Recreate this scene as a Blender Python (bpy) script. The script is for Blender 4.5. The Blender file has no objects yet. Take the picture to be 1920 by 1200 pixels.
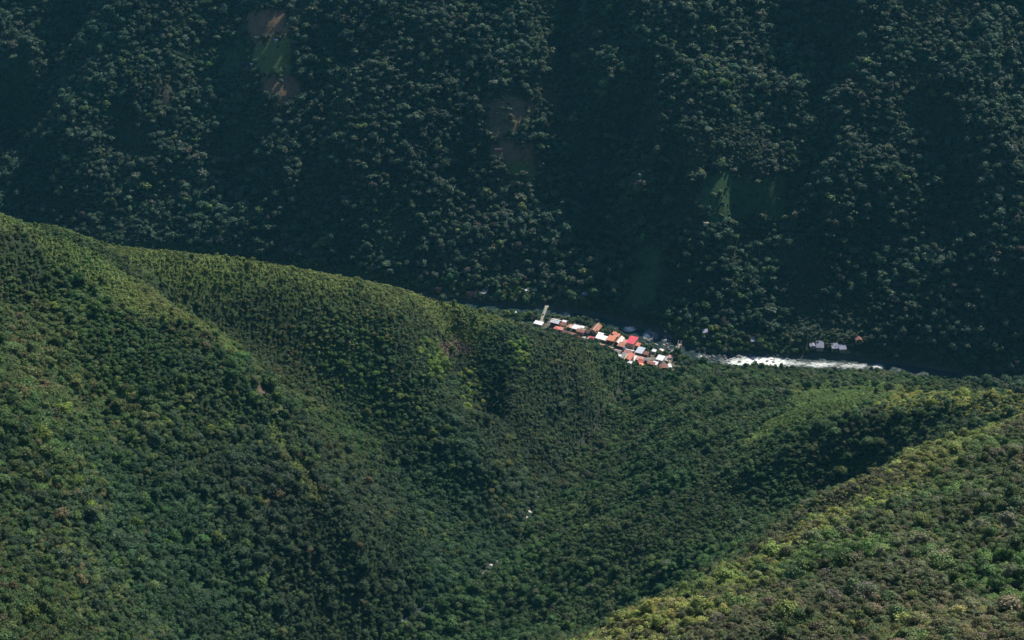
import bpy, bmesh, math, random
import numpy as np
from mathutils import Vector, Matrix

# ------------------------------------------------------------------ camera, sky, sun, exposure
S = bpy.context.scene
C = S.collection
R = math.radians
CAM_Z, PITCH, FOV = 800.0, 30.0, 34.0
cam_d = bpy.data.cameras.new('camera'); cam = bpy.data.objects.new('camera', cam_d); C.objects.link(cam)
cam.location = (0, 0, CAM_Z); cam.rotation_euler = (R(90 - PITCH), 0, 0)
cam_d.sensor_fit = 'HORIZONTAL'; cam_d.angle = R(FOV); cam_d.clip_start = 1.0; cam_d.clip_end = 20000
S.camera = cam
SUN_AZ, SUN_EL = 54.0, 44.0          # azimuth counted from +X towards +Y
wd = bpy.data.worlds.new('World'); S.world = wd; wd.use_nodes = True
nt = wd.node_tree
sky = nt.nodes.new('ShaderNodeTexSky'); sky.sky_type = 'NISHITA'; sky.sun_disc = False
sky.sun_elevation = R(SUN_EL); sky.sun_rotation = R(90 - SUN_AZ); sky.altitude = 1800
nt.links.new(sky.outputs[0], nt.nodes['Background'].inputs[0])
nt.nodes['Background'].inputs[1].default_value = 0.115
sun_d = bpy.data.lights.new('sun', 'SUN'); sun = bpy.data.objects.new('sun', sun_d); C.objects.link(sun)
sun_d.energy = 5.0; sun_d.angle = R(0.5); sun_d.color = (1.0, 0.91, 0.76)
sv = Vector((math.cos(R(SUN_EL)) * math.cos(R(SUN_AZ)), math.cos(R(SUN_EL)) * math.sin(R(SUN_AZ)), math.sin(R(SUN_EL))))
sun.rotation_euler = sv.to_track_quat('Z', 'Y').to_euler()
sun.location = sv * 3000
S.view_settings.view_transform = 'Standard'; S.view_settings.look = 'None'
S.view_settings.exposure = 0.72; S.view_settings.gamma = 1.0
S.render.engine = 'CYCLES'
S.cycles.use_denoising = True
S.cycles.max_bounces = 6; S.cycles.diffuse_bounces = 2; S.cycles.glossy_bounces = 2; S.cycles.transmission_bounces = 2
S.cycles.volume_bounces = 0; S.cycles.transparent_max_bounces = 8

rng = np.random.default_rng(7)
random.seed(7)

# ------------------------------------------------------------------ helpers: rays, noise, fitting
FPX = 960 / math.tan(R(FOV / 2))
def rays(u, v):
    u = np.asarray(u, float); v = np.asarray(v, float)
    cx = (u - 960) / FPX; cy = -(v - 600) / FPX
    s, c = math.sin(R(PITCH)), math.cos(R(PITCH))
    d = np.stack([cx, c + cy * s, -s + cy * c], -1)
    return d / np.linalg.norm(d, axis=-1, keepdims=True)
def pix(u, v, d):
    return np.array([0, 0, CAM_Z]) + rays(u, v) * np.asarray(d, float)[..., None]
def pixz(u, v, z):
    r = rays(u, v)
    return np.array([0, 0, CAM_Z]) + r * ((np.asarray(z, float) - CAM_Z) / r[..., 2])[..., None]
def project(P):
    P = np.asarray(P, float)
    s, c = math.sin(R(PITCH)), math.cos(R(PITCH))
    q = P - np.array([0, 0, CAM_Z])
    f = q[..., 1] * c - q[..., 2] * s
    up = q[..., 1] * s + q[..., 2] * c
    return 960 + FPX * q[..., 0] / f, 600 - FPX * up / f, f
def resample(P, step):
    P = np.asarray(P, float)
    L = np.concatenate([[0], np.cumsum(np.linalg.norm(np.diff(P[:, :2], axis=0), axis=1))])
    t = np.linspace(0, L[-1], max(2, int(L[-1] / step) + 1))
    return np.stack([np.interp(t, L, P[:, k]) for k in range(P.shape[1])], 1)
def rbf_fit(X, F, lam=0.0):
    n = len(X)
    A = np.linalg.norm(X[:, None] - X[None], axis=2)
    A[np.arange(n), np.arange(n)] -= lam
    P = np.c_[np.ones(n), X]
    M = np.block([[A, P], [P.T, np.zeros((3, 3))]])
    w = np.linalg.solve(M + np.eye(n + 3) * 1e-9, np.r_[F, np.zeros(3)])
    return X, w
def rbf_eval(fit, Q):
    X, w = fit
    out = np.empty(len(Q))
    for i in range(0, len(Q), 8000):
        q = Q[i:i + 8000]
        D = np.sqrt(((q[:, None, 0] - X[None, :, 0]) ** 2) + ((q[:, None, 1] - X[None, :, 1]) ** 2))
        out[i:i + 8000] = D @ w[:-3] + w[-3] + q @ w[-2:]
    return out
def vnoise(x, y, seed=0):
    xi = np.floor(x).astype(np.int64); yi = np.floor(y).astype(np.int64)
    fx = x - xi; fy = y - yi
    fx = fx * fx * fx * (fx * (fx * 6 - 15) + 10); fy = fy * fy * fy * (fy * (fy * 6 - 15) + 10)
    def h(a, b):
        k = (a * 374761393 + b * 668265263 + seed * 982451653) & 0xffffffff
        k = ((k ^ (k >> 13)) * 1274126177) & 0xffffffff
        return ((k ^ (k >> 16)) & 0xffff) / 32767.5 - 1
    a = h(xi, yi) * (1 - fx) + h(xi + 1, yi) * fx
    b = h(xi, yi + 1) * (1 - fx) + h(xi + 1, yi + 1) * fx
    return a * (1 - fy) + b * fy
def fbm(x, y, wave, octs=4, seed=0, gain=0.5):
    s = 0; a = 1; t = 0
    for k in range(octs):
        s = s + a * vnoise(x / wave, y / wave, seed + k * 17); t += a
        a *= gain; wave *= 0.5
    return s / t
def sstep(a, b, x):
    t = np.clip((x - a) / (b - a), 0, 1)
    return t * t * (3 - 2 * t)
def poly_dist(P, x, y):
    """distance from (x, y) to polyline P (n,2+), and parameter of the nearest point"""
    best = np.full(x.shape, 1e9); par = np.zeros(x.shape)
    for i in range(len(P) - 1):
        a, b = P[i, :2], P[i + 1, :2]; ab = b - a
        t = np.clip(((x - a[0]) * ab[0] + (y - a[1]) * ab[1]) / (ab @ ab), 0, 1)
        d = np.hypot(x - a[0] - t * ab[0], y - a[1] - t * ab[1])
        m = d < best
        best = np.where(m, d, best); par = np.where(m, i + t, par)
    return best, par
def in_poly(px, py, poly):
    inside = np.zeros(px.shape, bool); n = len(poly)
    for i in range(n):
        x1, y1 = poly[i]; x2, y2 = poly[(i + 1) % n]
        c = ((y1 > py) != (y2 > py)) & (px < (x2 - x1) * (py - y1) / (y2 - y1 + 1e-12) + x1)
        inside ^= c
    return inside

# ------------------------------------------------------------------ terrain
def line(pts):
    a = np.array(pts, float); return pix(a[:, 0], a[:, 1], a[:, 2])
# river on the valley floor (z = 0)
RIV = np.array([(-350, 455), (-100, 470), (150, 484), (380, 500), (560, 525), (700, 548), (850, 568), (960, 580), (1040, 587), (1110, 597), (1170, 613), (1215, 631), (1262, 653), (1310, 668),
                (1400, 678), (1500, 681), (1600, 685), (1680, 691), (1760, 702), (1840, 714), (1930, 722), (2060, 735)], float)
RIVP = pixz(RIV[:, 0], RIV[:, 1], np.zeros(len(RIV)))
CREEK = line([(520, 1330, 1010), (700, 1200, 1080), (800, 1130, 1118), (920, 1067, 1165), (960, 1025, 1204), (990, 975, 1252), (1010, 935, 1297), (1060, 870, 1363),
              (1130, 790, 1434), (1170, 722, 1490), (1215, 700, 1512), (1262, 672, 1535)])
pts = []
def add(P, step=14):
    pts.extend(resample(P, step).tolist())
L_CREST = line([(-320, 330, 1010), (-150, 360, 1050), (0, 402, 1100), (80, 432, 1125), (200, 456, 1150), (300, 464, 1170), (440, 478, 1205), (600, 508, 1260), (700, 530, 1300), (780, 545, 1330), (900, 582, 1380), (1000, 614, 1408),
                (1110, 655, 1446), (1190, 692, 1505)])
add(L_CREST)
add(CREEK)
# left face: depth laid out from a few anchors, then ribs and hollows pressed in
anc = np.array([(0, 402, 1100), (300, 464, 1170), (600, 508, 1260), (1000, 614, 1408), (1190, 692, 1505), (0, 1200, 800), (-200, 800, 860), (700, 1200, 1080), (920, 1067, 1165), (990, 975, 1252), (1130, 790, 1434),
                (350, 1200, 930), (0, 800, 925), (300, 800, 1010), (600, 800, 1145), (850, 750, 1285), (500, 1000, 1030), (-200, 1200, 730)], float)
pf = rbf_fit(anc[:, :2], anc[:, 2])
def lface(uv, off):
    uv = np.array(uv, float); uv = resample(uv, 30)
    d = rbf_eval(pf, uv) + off
    return pix(uv[:, 0], uv[:, 1], d)
add(lface([(310, 572), (411, 611), (480, 680), (513, 735), (560, 800), (600, 900), (660, 985)], -44))
add(lface([(318, 580), (420, 612), (520, 655), (600, 700), (680, 765), (740, 850), (790, 950)], 40))
add(lface([(760, 600), (800, 700), (870, 800), (900, 880)], -16))
add(lface([(850, 640), (905, 760), (935, 850)], 30))
add(line([(915, 790, 1268), (980, 712, 1336), (1040, 694, 1372), (1095, 718, 1400), (1132, 738, 1430)]))
add(lface([(0, 560), (120, 640), (230, 800), (300, 1000), (380, 1150)], 20))
add(lface([(-50, 640), (60, 800), (140, 1000), (200, 1200)], -20))
for a in anc[11:]:
    pts.append(pix(a[0], a[1], a[2]).tolist())
# back of the left spur falls to the river hidden behind it
for q in L_CREST[[0, 1, 2, 3, 5, 6, 7, 8, 9]]:
    pts.append([q[0] + 30, q[1] + 55, max(10, q[2] - 62)])
    pts.append([q[0] + 60, q[1] + 110, max(8, q[2] - 140)])
    pts.append([q[0] + 120, q[1] + 230, max(5, q[2] - 290)])
# right side: low crest beside the river, rib, hollow, and the near spur
add(line([(1300, 700, 1496), (1400, 714, 1448), (1500, 721, 1402), (1600, 722, 1364), (1700, 725, 1330), (1800, 733, 1280), (1920, 752, 1215), (2080, 770, 1150)]))
add(line([(2050, 775, 1040), (1920, 768, 1075), (1850, 753, 1110), (1700, 748, 1140), (1620, 764, 1143), (1500, 805, 1146), (1440, 836, 1150), (1330, 880, 1145), (1200, 950, 1150), (1100, 1000, 1150)]))
add(line([(1560, 775, 1195), (1480, 800, 1205), (1400, 835, 1215), (1300, 880, 1205), (1200, 905, 1215)]))
add(line([(1665, 870, 1118), (1655, 895, 1116), (1560, 942, 1106), (1450, 990, 1092), (1340, 1042, 1081), (1180, 1150, 1062), (1000, 1200, 1052)]))
add(line([(1900, 792, 960), (1800, 822, 890), (1750, 846, 850), (1700, 868, 800), (1662, 905, 750), (1640, 938, 720), (1580, 983, 685), (1500, 1008, 645), (1400, 1032, 600), (1340, 1068, 570), (1300, 1110, 545), (1185, 1195, 500), (1080, 1290, 458)]))
add(line([(1580, 815, 1178), (1480, 856, 1188), (1390, 905, 1180), (1270, 965, 1165)]))
add(line([(1560, 920, 1085), (1440, 960, 1080), (1340, 1005, 1072), (1250, 1060, 1062)]))
add(line([(1100, 1215, 850), (1040, 1260, 790), (940, 1310, 740), (850, 1360, 690), (750, 1420, 640)]))
NSIL = line([(1900, 792, 960), (1750, 846, 850), (1662, 905, 750), (1580, 983, 685), (1400, 1032, 600), (1300, 1110, 545), (1185, 1195, 500), (1080, 1290, 458)])
for a in [(1300, 800, 1305), (1380, 760, 1338), (1300, 730, 1426), (1250, 790, 1352), (1215, 850, 1240), (1225, 745, 1420), (1100, 1060, 1115),
          (1920, 1200, 420), (1700, 1200, 432), (1500, 1200, 448), (1330, 1200, 470), (1920, 1000, 545), (1750, 1000, 590), (1600, 1060, 560), (1920, 880, 660), (1820, 900, 680), (2150, 1000, 520), (1740, 1050, 575), (1790, 1030, 580), (1660, 1035, 583), (2150, 1200, 400), (2100, 850, 720), (1700, 940, 690)]:
    pts.append(pix(a[0], a[1], a[2]).tolist())
pts.append([0, 0, 745]); pts.append([-300, 300, 520]); pts.append([-500, 500, 480]); pts.append([400, 100, 720]); pts.append([700, 500, 560]); pts.append([-700, 900, 470]); pts.append([800, 1000, 400])
pts.append([-300, 0, 650]); pts.append([0, 200, 600])
# valley floor
rv = resample(RIVP, 18)
pts.extend([[p[0], p[1], 1.5] for p in rv])
tan = np.gradient(rv[:, :2], axis=0); tan /= np.linalg.norm(tan, axis=1, keepdims=True)
nrm = np.c_[-tan[:, 1], tan[:, 0]]
for o, z in ((22, 6), (45, 9), (300, 10), (700, 10)):
    for k in range(0, len(rv), 2 if o < 100 else 6):
        pts.append([rv[k, 0] + nrm[k, 0] * o, rv[k, 1] + nrm[k, 1] * o, z])
VIL = np.array([(1000, 606), (1045, 608), (1085, 618), (1130, 634), (1165, 645), (1200, 664), (1235, 676), (1258, 684)], float)
VILP = pixz(VIL[:, 0], VIL[:, 1], np.full(len(VIL), 6.0)); add(VILP, 12)
pts = np.array(pts)
# drop duplicates closer than 3 m
keep = []
for i, p in enumerate(pts):
    if not keep or np.min(np.hypot(pts[keep, 0] - p[0], pts[keep, 1] - p[1])) > 3.0: keep.append(i)
pts = pts[keep]
TF = rbf_fit(pts[:, :2], pts[:, 2], 4.0)

X0, X1, Y0, Y1, ST = -1000, 1000, -150, 2400, 5.0
gx = np.arange(X0, X1 + 1, ST); gy = np.arange(Y0, Y1 + 1, ST)
GX, GY = np.meshgrid(gx, gy)
xf, yf = GX.ravel(), GY.ravel()
Z = rbf_eval(TF, np.c_[xf, yf])
# far mountainside: a leaning face with ribs and gullies
wb = np.array([(-300, 412), (0, 428), (300, 456), (600, 494), (800, 524), (1000, 529), (1130, 554), (1250, 594), (1400, 615), (1600, 632), (1800, 668), (1950, 690), (2300, 700)], float)
WB = pixz(wb[:, 0], wb[:, 1], np.full(len(wb), 14.0))
WSL = 0.68
def wall_base(x, y):
    t = y - np.interp(x, WB[:, 0], WB[:, 1])
    return 14 + WSL * (t - 18 * np.exp(-np.clip(t, 0, 400) / 30.0) * np.clip(t, 0, 400) / (np.clip(t, 0, 400) + 12))
def on_wall(uv):
    uv = np.array(uv, float); r = rays(uv[:, 0], uv[:, 1])
    t = np.full(len(uv), 1600.0)
    for _ in range(40):
        p = np.array([0, 0, CAM_Z]) + r * t[:, None]
        t -= (wall_base(p[:, 0], p[:, 1]) - p[:, 2]) * 0.6
    return np.array([0, 0, CAM_Z]) + r * t[:, None]
ribs = [
 ([(165, -100), (105, 0), (60, 82), (5, 165), (-120, 330)], -34),
 ([(200, -120), (160, 20), (155, 130), (142, 250), (95, 380), (60, 460)], 14),
 ([(90, -80), (30, 10), (-20, 85), (-90, 180)], 30),
 ([(330, -100), (340, 100), (350, 250), (335, 400), (380, 470)], -22),
 ([(585, 170), (580, 240), (610, 350), (740, 490), (800, 540)], 20),
 ([(440, 0), (445, 150), (460, 300), (520, 420), (640, 500)], -14),
 ([(780, -100), (800, 100), (820, 300), (900, 480)], 6),
 ([(1060, -100), (1075, 60), (1080, 250), (1090, 420), (1100, 570)], -30),
 ([(1160, -100), (1185, 100), (1190, 260), (1225, 400)], 20),
 ([(980, -100), (990, 150), (1010, 300), (1000, 430)], 10),
 ([(1480, -100), (1500, 100), (1500, 300), (1450, 420), (1430, 600)], -28),
 ([(1575, -100), (1570, 60), (1545, 250), (1560, 430)], 16),
 ([(1340, -100), (1350, 150), (1380, 300)], 4),
 ([(1330, 440), (1350, 520)], 16),
 ([(1240, 600), (1250, 560)], 0),
 ([(1680, -100), (1740, 80), (1830, 220), (1950, 380)], 14),
 ([(1650, 200), (1700, 400), (1750, 650)], -10),
 ([(1850, -100), (1930, 100), (2050, 250)], -14),
 ([(1800, 450), (1850, 600)], 8),
]
rp = []
for uv, off in ribs:
    P = resample(on_wall(uv), 16)
    rp.extend([[p[0], p[1], off] for p in P])
for k in range(len(WB)):
    rp.append([WB[k, 0], WB[k, 1] - 10, 0])
for x in range(-1000, 1001, 200):
    rp.append([x, 2200, 0]); rp.append([x, 2400, 0])
rp = np.array(rp)
RF = rbf_fit(rp[:, :2], rp[:, 2], 3.0)
Wz = wall_base(xf, yf)
mw = Wz > -60
off = np.zeros_like(Wz); wq = np.c_[xf + fbm(xf, yf, 80, 3, 101) * 58, yf]
off[mw] = rbf_eval(RF, wq[mw])
wx = fbm(xf, yf, 130, 2, 71) * 34
off = off * (0.78 + 0.3 * fbm(xf, yf, 150, 2, 44))
off += (fbm(xf + wx - yf * .35, yf * 0.6, 70, 3, 5) * 23 + fbm(xf, yf, 30, 2, 9) * 5) * sstep(0, 50, Wz)
Wz = Wz + off * sstep(10, 80, Wz)
gl = (xf * 0.62 - yf * 0.78)                       # across the fall line of the left face
gm = (xf * 0.62 + yf * 0.78)
crn = 0.2 + 0.8 * sstep(10, 80, poly_dist(L_CREST, xf, yf)[0])
Zn = Z + crn * fbm(xf, yf, 60, 3, 3) * 4.0 * sstep(8, 40, Z) + fbm(xf, yf, 22, 2, 31) * 1.8 * sstep(8, 40, Z)
Zn = Zn + crn * fbm((xf * 0.78 + yf * 0.62) * 0.3, gl, 46, 2, 13) * 9.0 * sstep(15, 70, Z) * (xf < 60)
Zn = Zn + fbm(xf * 0.30 + yf * .1, yf, 38, 3, 23) * 8.0 * sstep(20, 70, Z) * sstep(820, 900, yf) * (xf > 40)
Zn = Zn + fbm(xf + yf * .4, yf, 48, 3, 29) * 10.0 * (1 - sstep(720, 800, yf)) * (xf > -60)
k = 6.0
hh = np.clip(0.5 + 0.5 * (Wz - Zn) / k, 0, 1)
Z = Zn * (1 - hh) + Wz * hh + k * hh * (1 - hh)
ISWALL = (Wz > Zn)
# valley floor flattening near the river and the channel itself
rd, rt = poly_dist(RIVP, xf, yf)
rw = np.interp(rt, [0, 8, 10, 11, 12.5, 14, 17, 21], [8, 8, 9, 13, 12, 12, 10, 8])
floor_ = np.where(rd < rw + 30, np.clip((rd - rw) * 0.6, -2.0, 5.5), 5.5)
bl = sstep(rw + 16, rw + 2, rd) if False else 1 - sstep(rw + 1, rw + 14, rd)
Z = Z * (1 - bl) + np.minimum(Z, floor_) * bl
Z = np.where(rd < rw, np.minimum(Z, -1.5), Z)
# village street level
vd, vt = poly_dist(VILP, xf, yf)
bv = 1 - sstep(13, 24, vd)
Z = np.where(rd > rw + 3, Z * (1 - bv) + np.minimum(Z, 6.0 + 0.0 * vd) * bv, Z)
Z = np.where((rd > rw + 3) & (vd < 14), np.maximum(Z, 5.5), Z)
# creek bed
cd, ct = poly_dist(CREEK, xf, yf)
Z = Z - 2.2 * (1 - sstep(1.5, 9, cd)) * (Z > 3)
ZG = Z.reshape(GX.shape)
WALLG = ISWALL.reshape(GX.shape)
def hgt(x, y):
    fx = np.clip((np.asarray(x, float) - X0) / ST, 0, len(gx) - 1.001); fy = np.clip((np.asarray(y, float) - Y0) / ST, 0, len(gy) - 1.001)
    i = fx.astype(int); j = fy.astype(int); a = fx - i; b = fy - j
    return (ZG[j, i] * (1 - a) + ZG[j, i + 1] * a) * (1 - b) + (ZG[j + 1, i] * (1 - a) + ZG[j + 1, i + 1] * a) * b
def hit(u, v, h=0.0):
    """first point of the ground (raised by h) along the sight line through pixel (u, v)"""
    r = rays(u, v)
    t = np.arange(300, 2600, 2.0)
    P = np.array([0, 0, CAM_Z]) + r * t[:, None]
    below = P[:, 2] < hgt(P[:, 0], P[:, 1]) + h
    k = int(np.argmax(below)) if below.any() else len(t) - 1
    return P[k]
def visible(P, lift=0.0):
    """whether points P (n,3) are seen over the terrain"""
    ok = np.ones(len(P), bool); cam_p = np.array([0, 0, CAM_Z])
    for s in np.linspace(0.25, 0.985, 90):
        q = cam_p + (P - cam_p) * s
        ok &= q[:, 2] > hgt(q[:, 0], q[:, 1]) - 0.5
    return ok
U, V, F = project(np.c_[xf, yf, Z])

# ------------------------------------------------------------------ material helpers
def mat(name, col=(.5, .5, .5), rough=0.8, spec=0.2):
    m = bpy.data.materials.new(name); m.use_nodes = True
    b = m.node_tree.nodes['Principled BSDF']
    b.inputs['Base Color'].default_value = (*col, 1); b.inputs['Roughness'].default_value = rough
    b.inputs['Specular IOR Level'].default_value = spec
    return m
def mesh_obj(name, verts, faces, m=None, parent=None, link=True):
    me = bpy.data.meshes.new(name); me.from_pydata([tuple(v) for v in verts], [], [tuple(f) for f in faces]); me.update()
    o = bpy.data.objects.new(name, me)
    if link: C.objects.link(o)
    for q in (m if isinstance(m, (list, tuple)) else [m] if m else []): me.materials.append(q)
    if parent: o.parent = parent
    return o
def tag(o, label=None, cat=None, group=None, kind=None):
    for k, v in (('label', label), ('category', cat), ('group', group), ('kind', kind)):
        if v: o[k] = v
    return o

def ground_mesh():
    nx, ny = len(gx), len(gy)
    me = bpy.data.meshes.new('ground')
    me.vertices.add(nx * ny); me.vertices.foreach_set('co', np.c_[xf, yf, Z].astype(np.float32).ravel())
    idx = np.arange(nx * ny).reshape(ny, nx)
    q = np.stack([idx[:-1, :-1], idx[:-1, 1:], idx[1:, 1:], idx[1:, :-1]], -1).reshape(-1, 4)
    me.loops.add(q.size); me.loops.foreach_set('vertex_index', q.ravel().astype(np.int32))
    me.polygons.add(len(q)); me.polygons.foreach_set('loop_start', np.arange(0, q.size, 4, dtype=np.int32))
    me.polygons.foreach_set('loop_total', np.full(len(q), 4, np.int32)) if False else None
    me.polygons.foreach_set('use_smooth', np.ones(len(q), bool))
    me.update(calc_edges=True)
    o = bpy.data.objects.new('ground', me); C.objects.link(o)
    o['kind'] = 'structure'
    return o

# ------------------------------------------------------------------ ground colour (what grows or lies there; some shade put in)
NV = len(xf)
gcol = np.tile(np.array([.022, .036, .018]), (NV, 1))
def blend(mask, col):
    global gcol
    gcol = gcol * (1 - mask[:, None]) + np.array(col) * mask[:, None]
cr_d, _ = poly_dist(L_CREST, xf, yf)
creek_x = np.interp(yf, CREEK[:, 1], CREEK[:, 0])
near_spur = ((U > 880) & (F < 985)) | ((U > 500) & (F < 700))
left = (xf < creek_x) & ~near_spur
mid = (xf >= creek_x) & ~near_spur
vis0 = F > 0
def pixmask(polys, soft=6, region=None):
    m = np.zeros(NV)
    uj = U + fbm(xf, yf, 14, 2, 91) * soft * 2; vj = V + fbm(xf, yf, 14, 2, 92) * soft * 2
    for p in polys:
        m = np.maximum(m, in_poly(uj, vj, p).astype(float))
    if region is not None: m = m * region
    return m
wall = ISWALL & (Z > 12)
BROWN = pixmask([[(452, 20), (540, 20), (545, 68), (468, 80)], [(500, 140), (566, 150), (566, 186), (520, 190), (490, 165)], [(960, 198), (1002, 196), (1002, 214), (962, 216)], [(925, 272), (1002, 270), (1000, 300), (945, 304), (915, 288)]], 4, wall)
GRASS = pixmask([[(468, 80), (545, 70), (545, 140), (480, 132)], [(950, 300), (1005, 300), (1010, 345), (960, 330)]], 4, wall)
FIELD = pixmask([[(1318, 330), (1480, 335), (1490, 420), (1420, 410), (1330, 415), (1310, 370)], [(1180, 470), (1235, 450), (1225, 560), (1175, 575)], [(410, 90), (450, 80), (455, 140), (420, 150)]], 6, wall)  # meadow green darkened to stand in for shade on the slope
TAN = pixmask([[(900, 186), (960, 182), (1006, 196), (1004, 216), (965, 250), (930, 262), (902, 240)], [(915, 268), (1004, 268), (1004, 306), (950, 312), (918, 296)]], 4, wall)
blend(TAN, (.085, .078, .048))
DARKB = pixmask([[(285, 140), (328, 140), (330, 200), (290, 200)], [(1005, 140), (1065, 150), (1065, 262), (1035, 262), (1035, 200), (1005, 180)]], 5, wall)  # brown clearings with their shade put into the colour
blend(DARKB, (.034, .034, .024)); blend(FIELD, (.028, .062, .028)); blend(GRASS, (.06, .092, .034)); blend(BROWN, (.10, .072, .048))
LGRASS = (1 - sstep(10, 30, cr_d + fbm(xf, yf, 30, 2, 8) * 14)) * left * (1 - .75 * sstep(960, 1060, U))
blend(LGRASS * 0.9, (.075, .11, .03))
ridge2 = pixmask([[(60, 440), (120, 440), (330, 575), (460, 650), (440, 665), (310, 605), (200, 560), (90, 500)], [(480, 760), (500, 770), (560, 860), (615, 945), (595, 950), (530, 860)]], 5, left)
blend(ridge2 * 0.85, (.075, .105, .03))
MGRASS = pixmask([[(1480, 716), (1720, 720), (1860, 744), (1720, 748), (1620, 764), (1500, 804), (1420, 830), (1380, 835), (1450, 790), (1480, 760)]], 6, mid)
blend(MGRASS * 0.85, (.095, .15, .038))
KCREST = pixmask([[(1690, 738), (1780, 742), (1930, 752), (1930, 790), (1850, 776), (1750, 762), (1650, 778), (1660, 760)]], 6, mid)
blend(KCREST * 0.8, (.10, .12, .035))
ROCK = pixmask([[(482, 722), (504, 722), (509, 740), (488, 738)]], 3, left)
blend(ROCK, (.10, .075, .055))
DEAD = pixmask([[(822, 652), (850, 640), (882, 648), (878, 662), (842, 670)]], 3, left)
blend(DEAD, (.11, .085, .065))
NTRACK = pixmask([[(1760, 1000), (1830, 968), (1930, 930), (1930, 962), (1840, 985)], [(1790, 1000), (1920, 985), (1920, 1010), (1800, 1020)]], 5, near_spur)
blend(near_spur * 1.0, (.05, .055, .025)); blend(NTRACK, (.10, .085, .042))
vil = 1 - sstep(10, 17, vd); vil = vil * (rd > rw + 4)
vil = vil * sstep(1008, 1030, U)
blend(vil * 0.75, (.13, .115, .09))
bed = (1 - sstep(rw - 1, rw + 6, rd))
blend(bed, (.05, .05, .048))
far_bank = (rd > rw + 6) & (rd < 75) & (yf > np.interp(xf, RIVP[:, 0], RIVP[:, 1])) & ~ISWALL
blend(far_bank * 0.8, (.03, .055, .024))
cbed = 1 - sstep(1.5, 4.5, cd)
blend(cbed * .8, (.045, .045, .04))
PATHS = [resample(np.array([[*hit(a, b)] for a, b in p]), 6) for p in ([(1180, 595), (1196, 560), (1203, 530)], [(1447, 592), (1444, 560), (1447, 535)], [(1330, 402), (1345, 395), (1362, 386)])]

ground = ground_mesh()
def ground_material():
    m = bpy.data.materials.new('ground'); m.use_nodes = True
    n = m.node_tree.nodes; l = m.node_tree.links; b = n['Principled BSDF']
    a = n.new('ShaderNodeAttribute'); a.attribute_name = 'cover'
    g = n.new('ShaderNodeNewGeometry')
    n1 = n.new('ShaderNodeTexNoise'); n1.inputs['Scale'].default_value = 0.35; n1.inputs['Detail'].default_value = 6; n1.inputs['Roughness'].default_value = 0.7
    l.new(g.outputs['Position'], n1.inputs['Vector'])
    r = n.new('ShaderNodeMapRange'); r.inputs[1].default_value = 0.3; r.inputs[2].default_value = 0.7; r.inputs[3].default_value = 0.55; r.inputs[4].default_value = 1.45
    l.new(n1.outputs[0], r.inputs[0])
    mx = n.new('ShaderNodeVectorMath'); mx.operation = 'SCALE'
    l.new(a.outputs['Color'], mx.inputs[0]); l.new(r.outputs[0], mx.inputs['Scale'])
    l.new(mx.outputs[0], b.inputs['Base Color'])
    b.inputs['Roughness'].default_value = 0.95; b.inputs['Specular IOR Level'].default_value = 0.1
    bp = n.new('ShaderNodeBump'); bp.inputs['Strength'].default_value = 0.8; bp.inputs['Distance'].default_value = 0.8
    l.new(n1.outputs[0], bp.inputs['Height']); l.new(bp.outputs[0], b.inputs['Normal'])
    return m
ground.data.materials.append(ground_material())
ca = ground.data.color_attributes.new('cover', 'FLOAT_COLOR', 'POINT')
ca.data.foreach_set('color', np.c_[gcol, np.ones(NV)].astype(np.float32).ravel())

# ------------------------------------------------------------------ foliage
def foliage_material(name, rough=0.65, trans=0.22):
    m = bpy.data.materials.new(name); m.use_nodes = True
    n = m.node_tree.nodes; l = m.node_tree.links
    for q in list(n): n.remove(q)
    out = n.new('ShaderNodeOutputMaterial')
    t = n.new('ShaderNodeAttribute'); t.attribute_type = 'INSTANCER'; t.attribute_name = 'tint'
    v = n.new('ShaderNodeAttribute'); v.attribute_name = 'leaf'
    mu = n.new('ShaderNodeVectorMath'); mu.operation = 'MULTIPLY'
    l.new(t.outputs['Vector'], mu.inputs[0]); l.new(v.outputs['Vector'], mu.inputs[1])
    b = n.new('ShaderNodeBsdfPrincipled'); b.inputs['Roughness'].default_value = rough; b.inputs['Specular IOR Level'].default_value = 0.22
    tr = n.new('ShaderNodeBsdfTranslucent'); mix = n.new('ShaderNodeMixShader'); mix.inputs[0].default_value = trans
    l.new(mu.outputs[0], b.inputs['Base Color']); l.new(mu.outputs[0], tr.inputs['Color'])
    l.new(b.outputs[0], mix.inputs[1]); l.new(tr.outputs[0], mix.inputs[2]); l.new(mix.outputs[0], out.inputs[0])
    return m
M_LEAF = foliage_material('foliage')
M_BARK = mat('bark', (.11, .085, .06), 0.9, 0.1)
def ico(sub):
    bm = bmesh.new(); bmesh.ops.create_icosphere(bm, subdivisions=sub, radius=1)
    v = np.array([q.co[:] for q in bm.verts]); f = np.array([[q.index for q in p.verts] for p in bm.faces]); bm.free()
    return v, f
IV, IF = ico(1)
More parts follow.
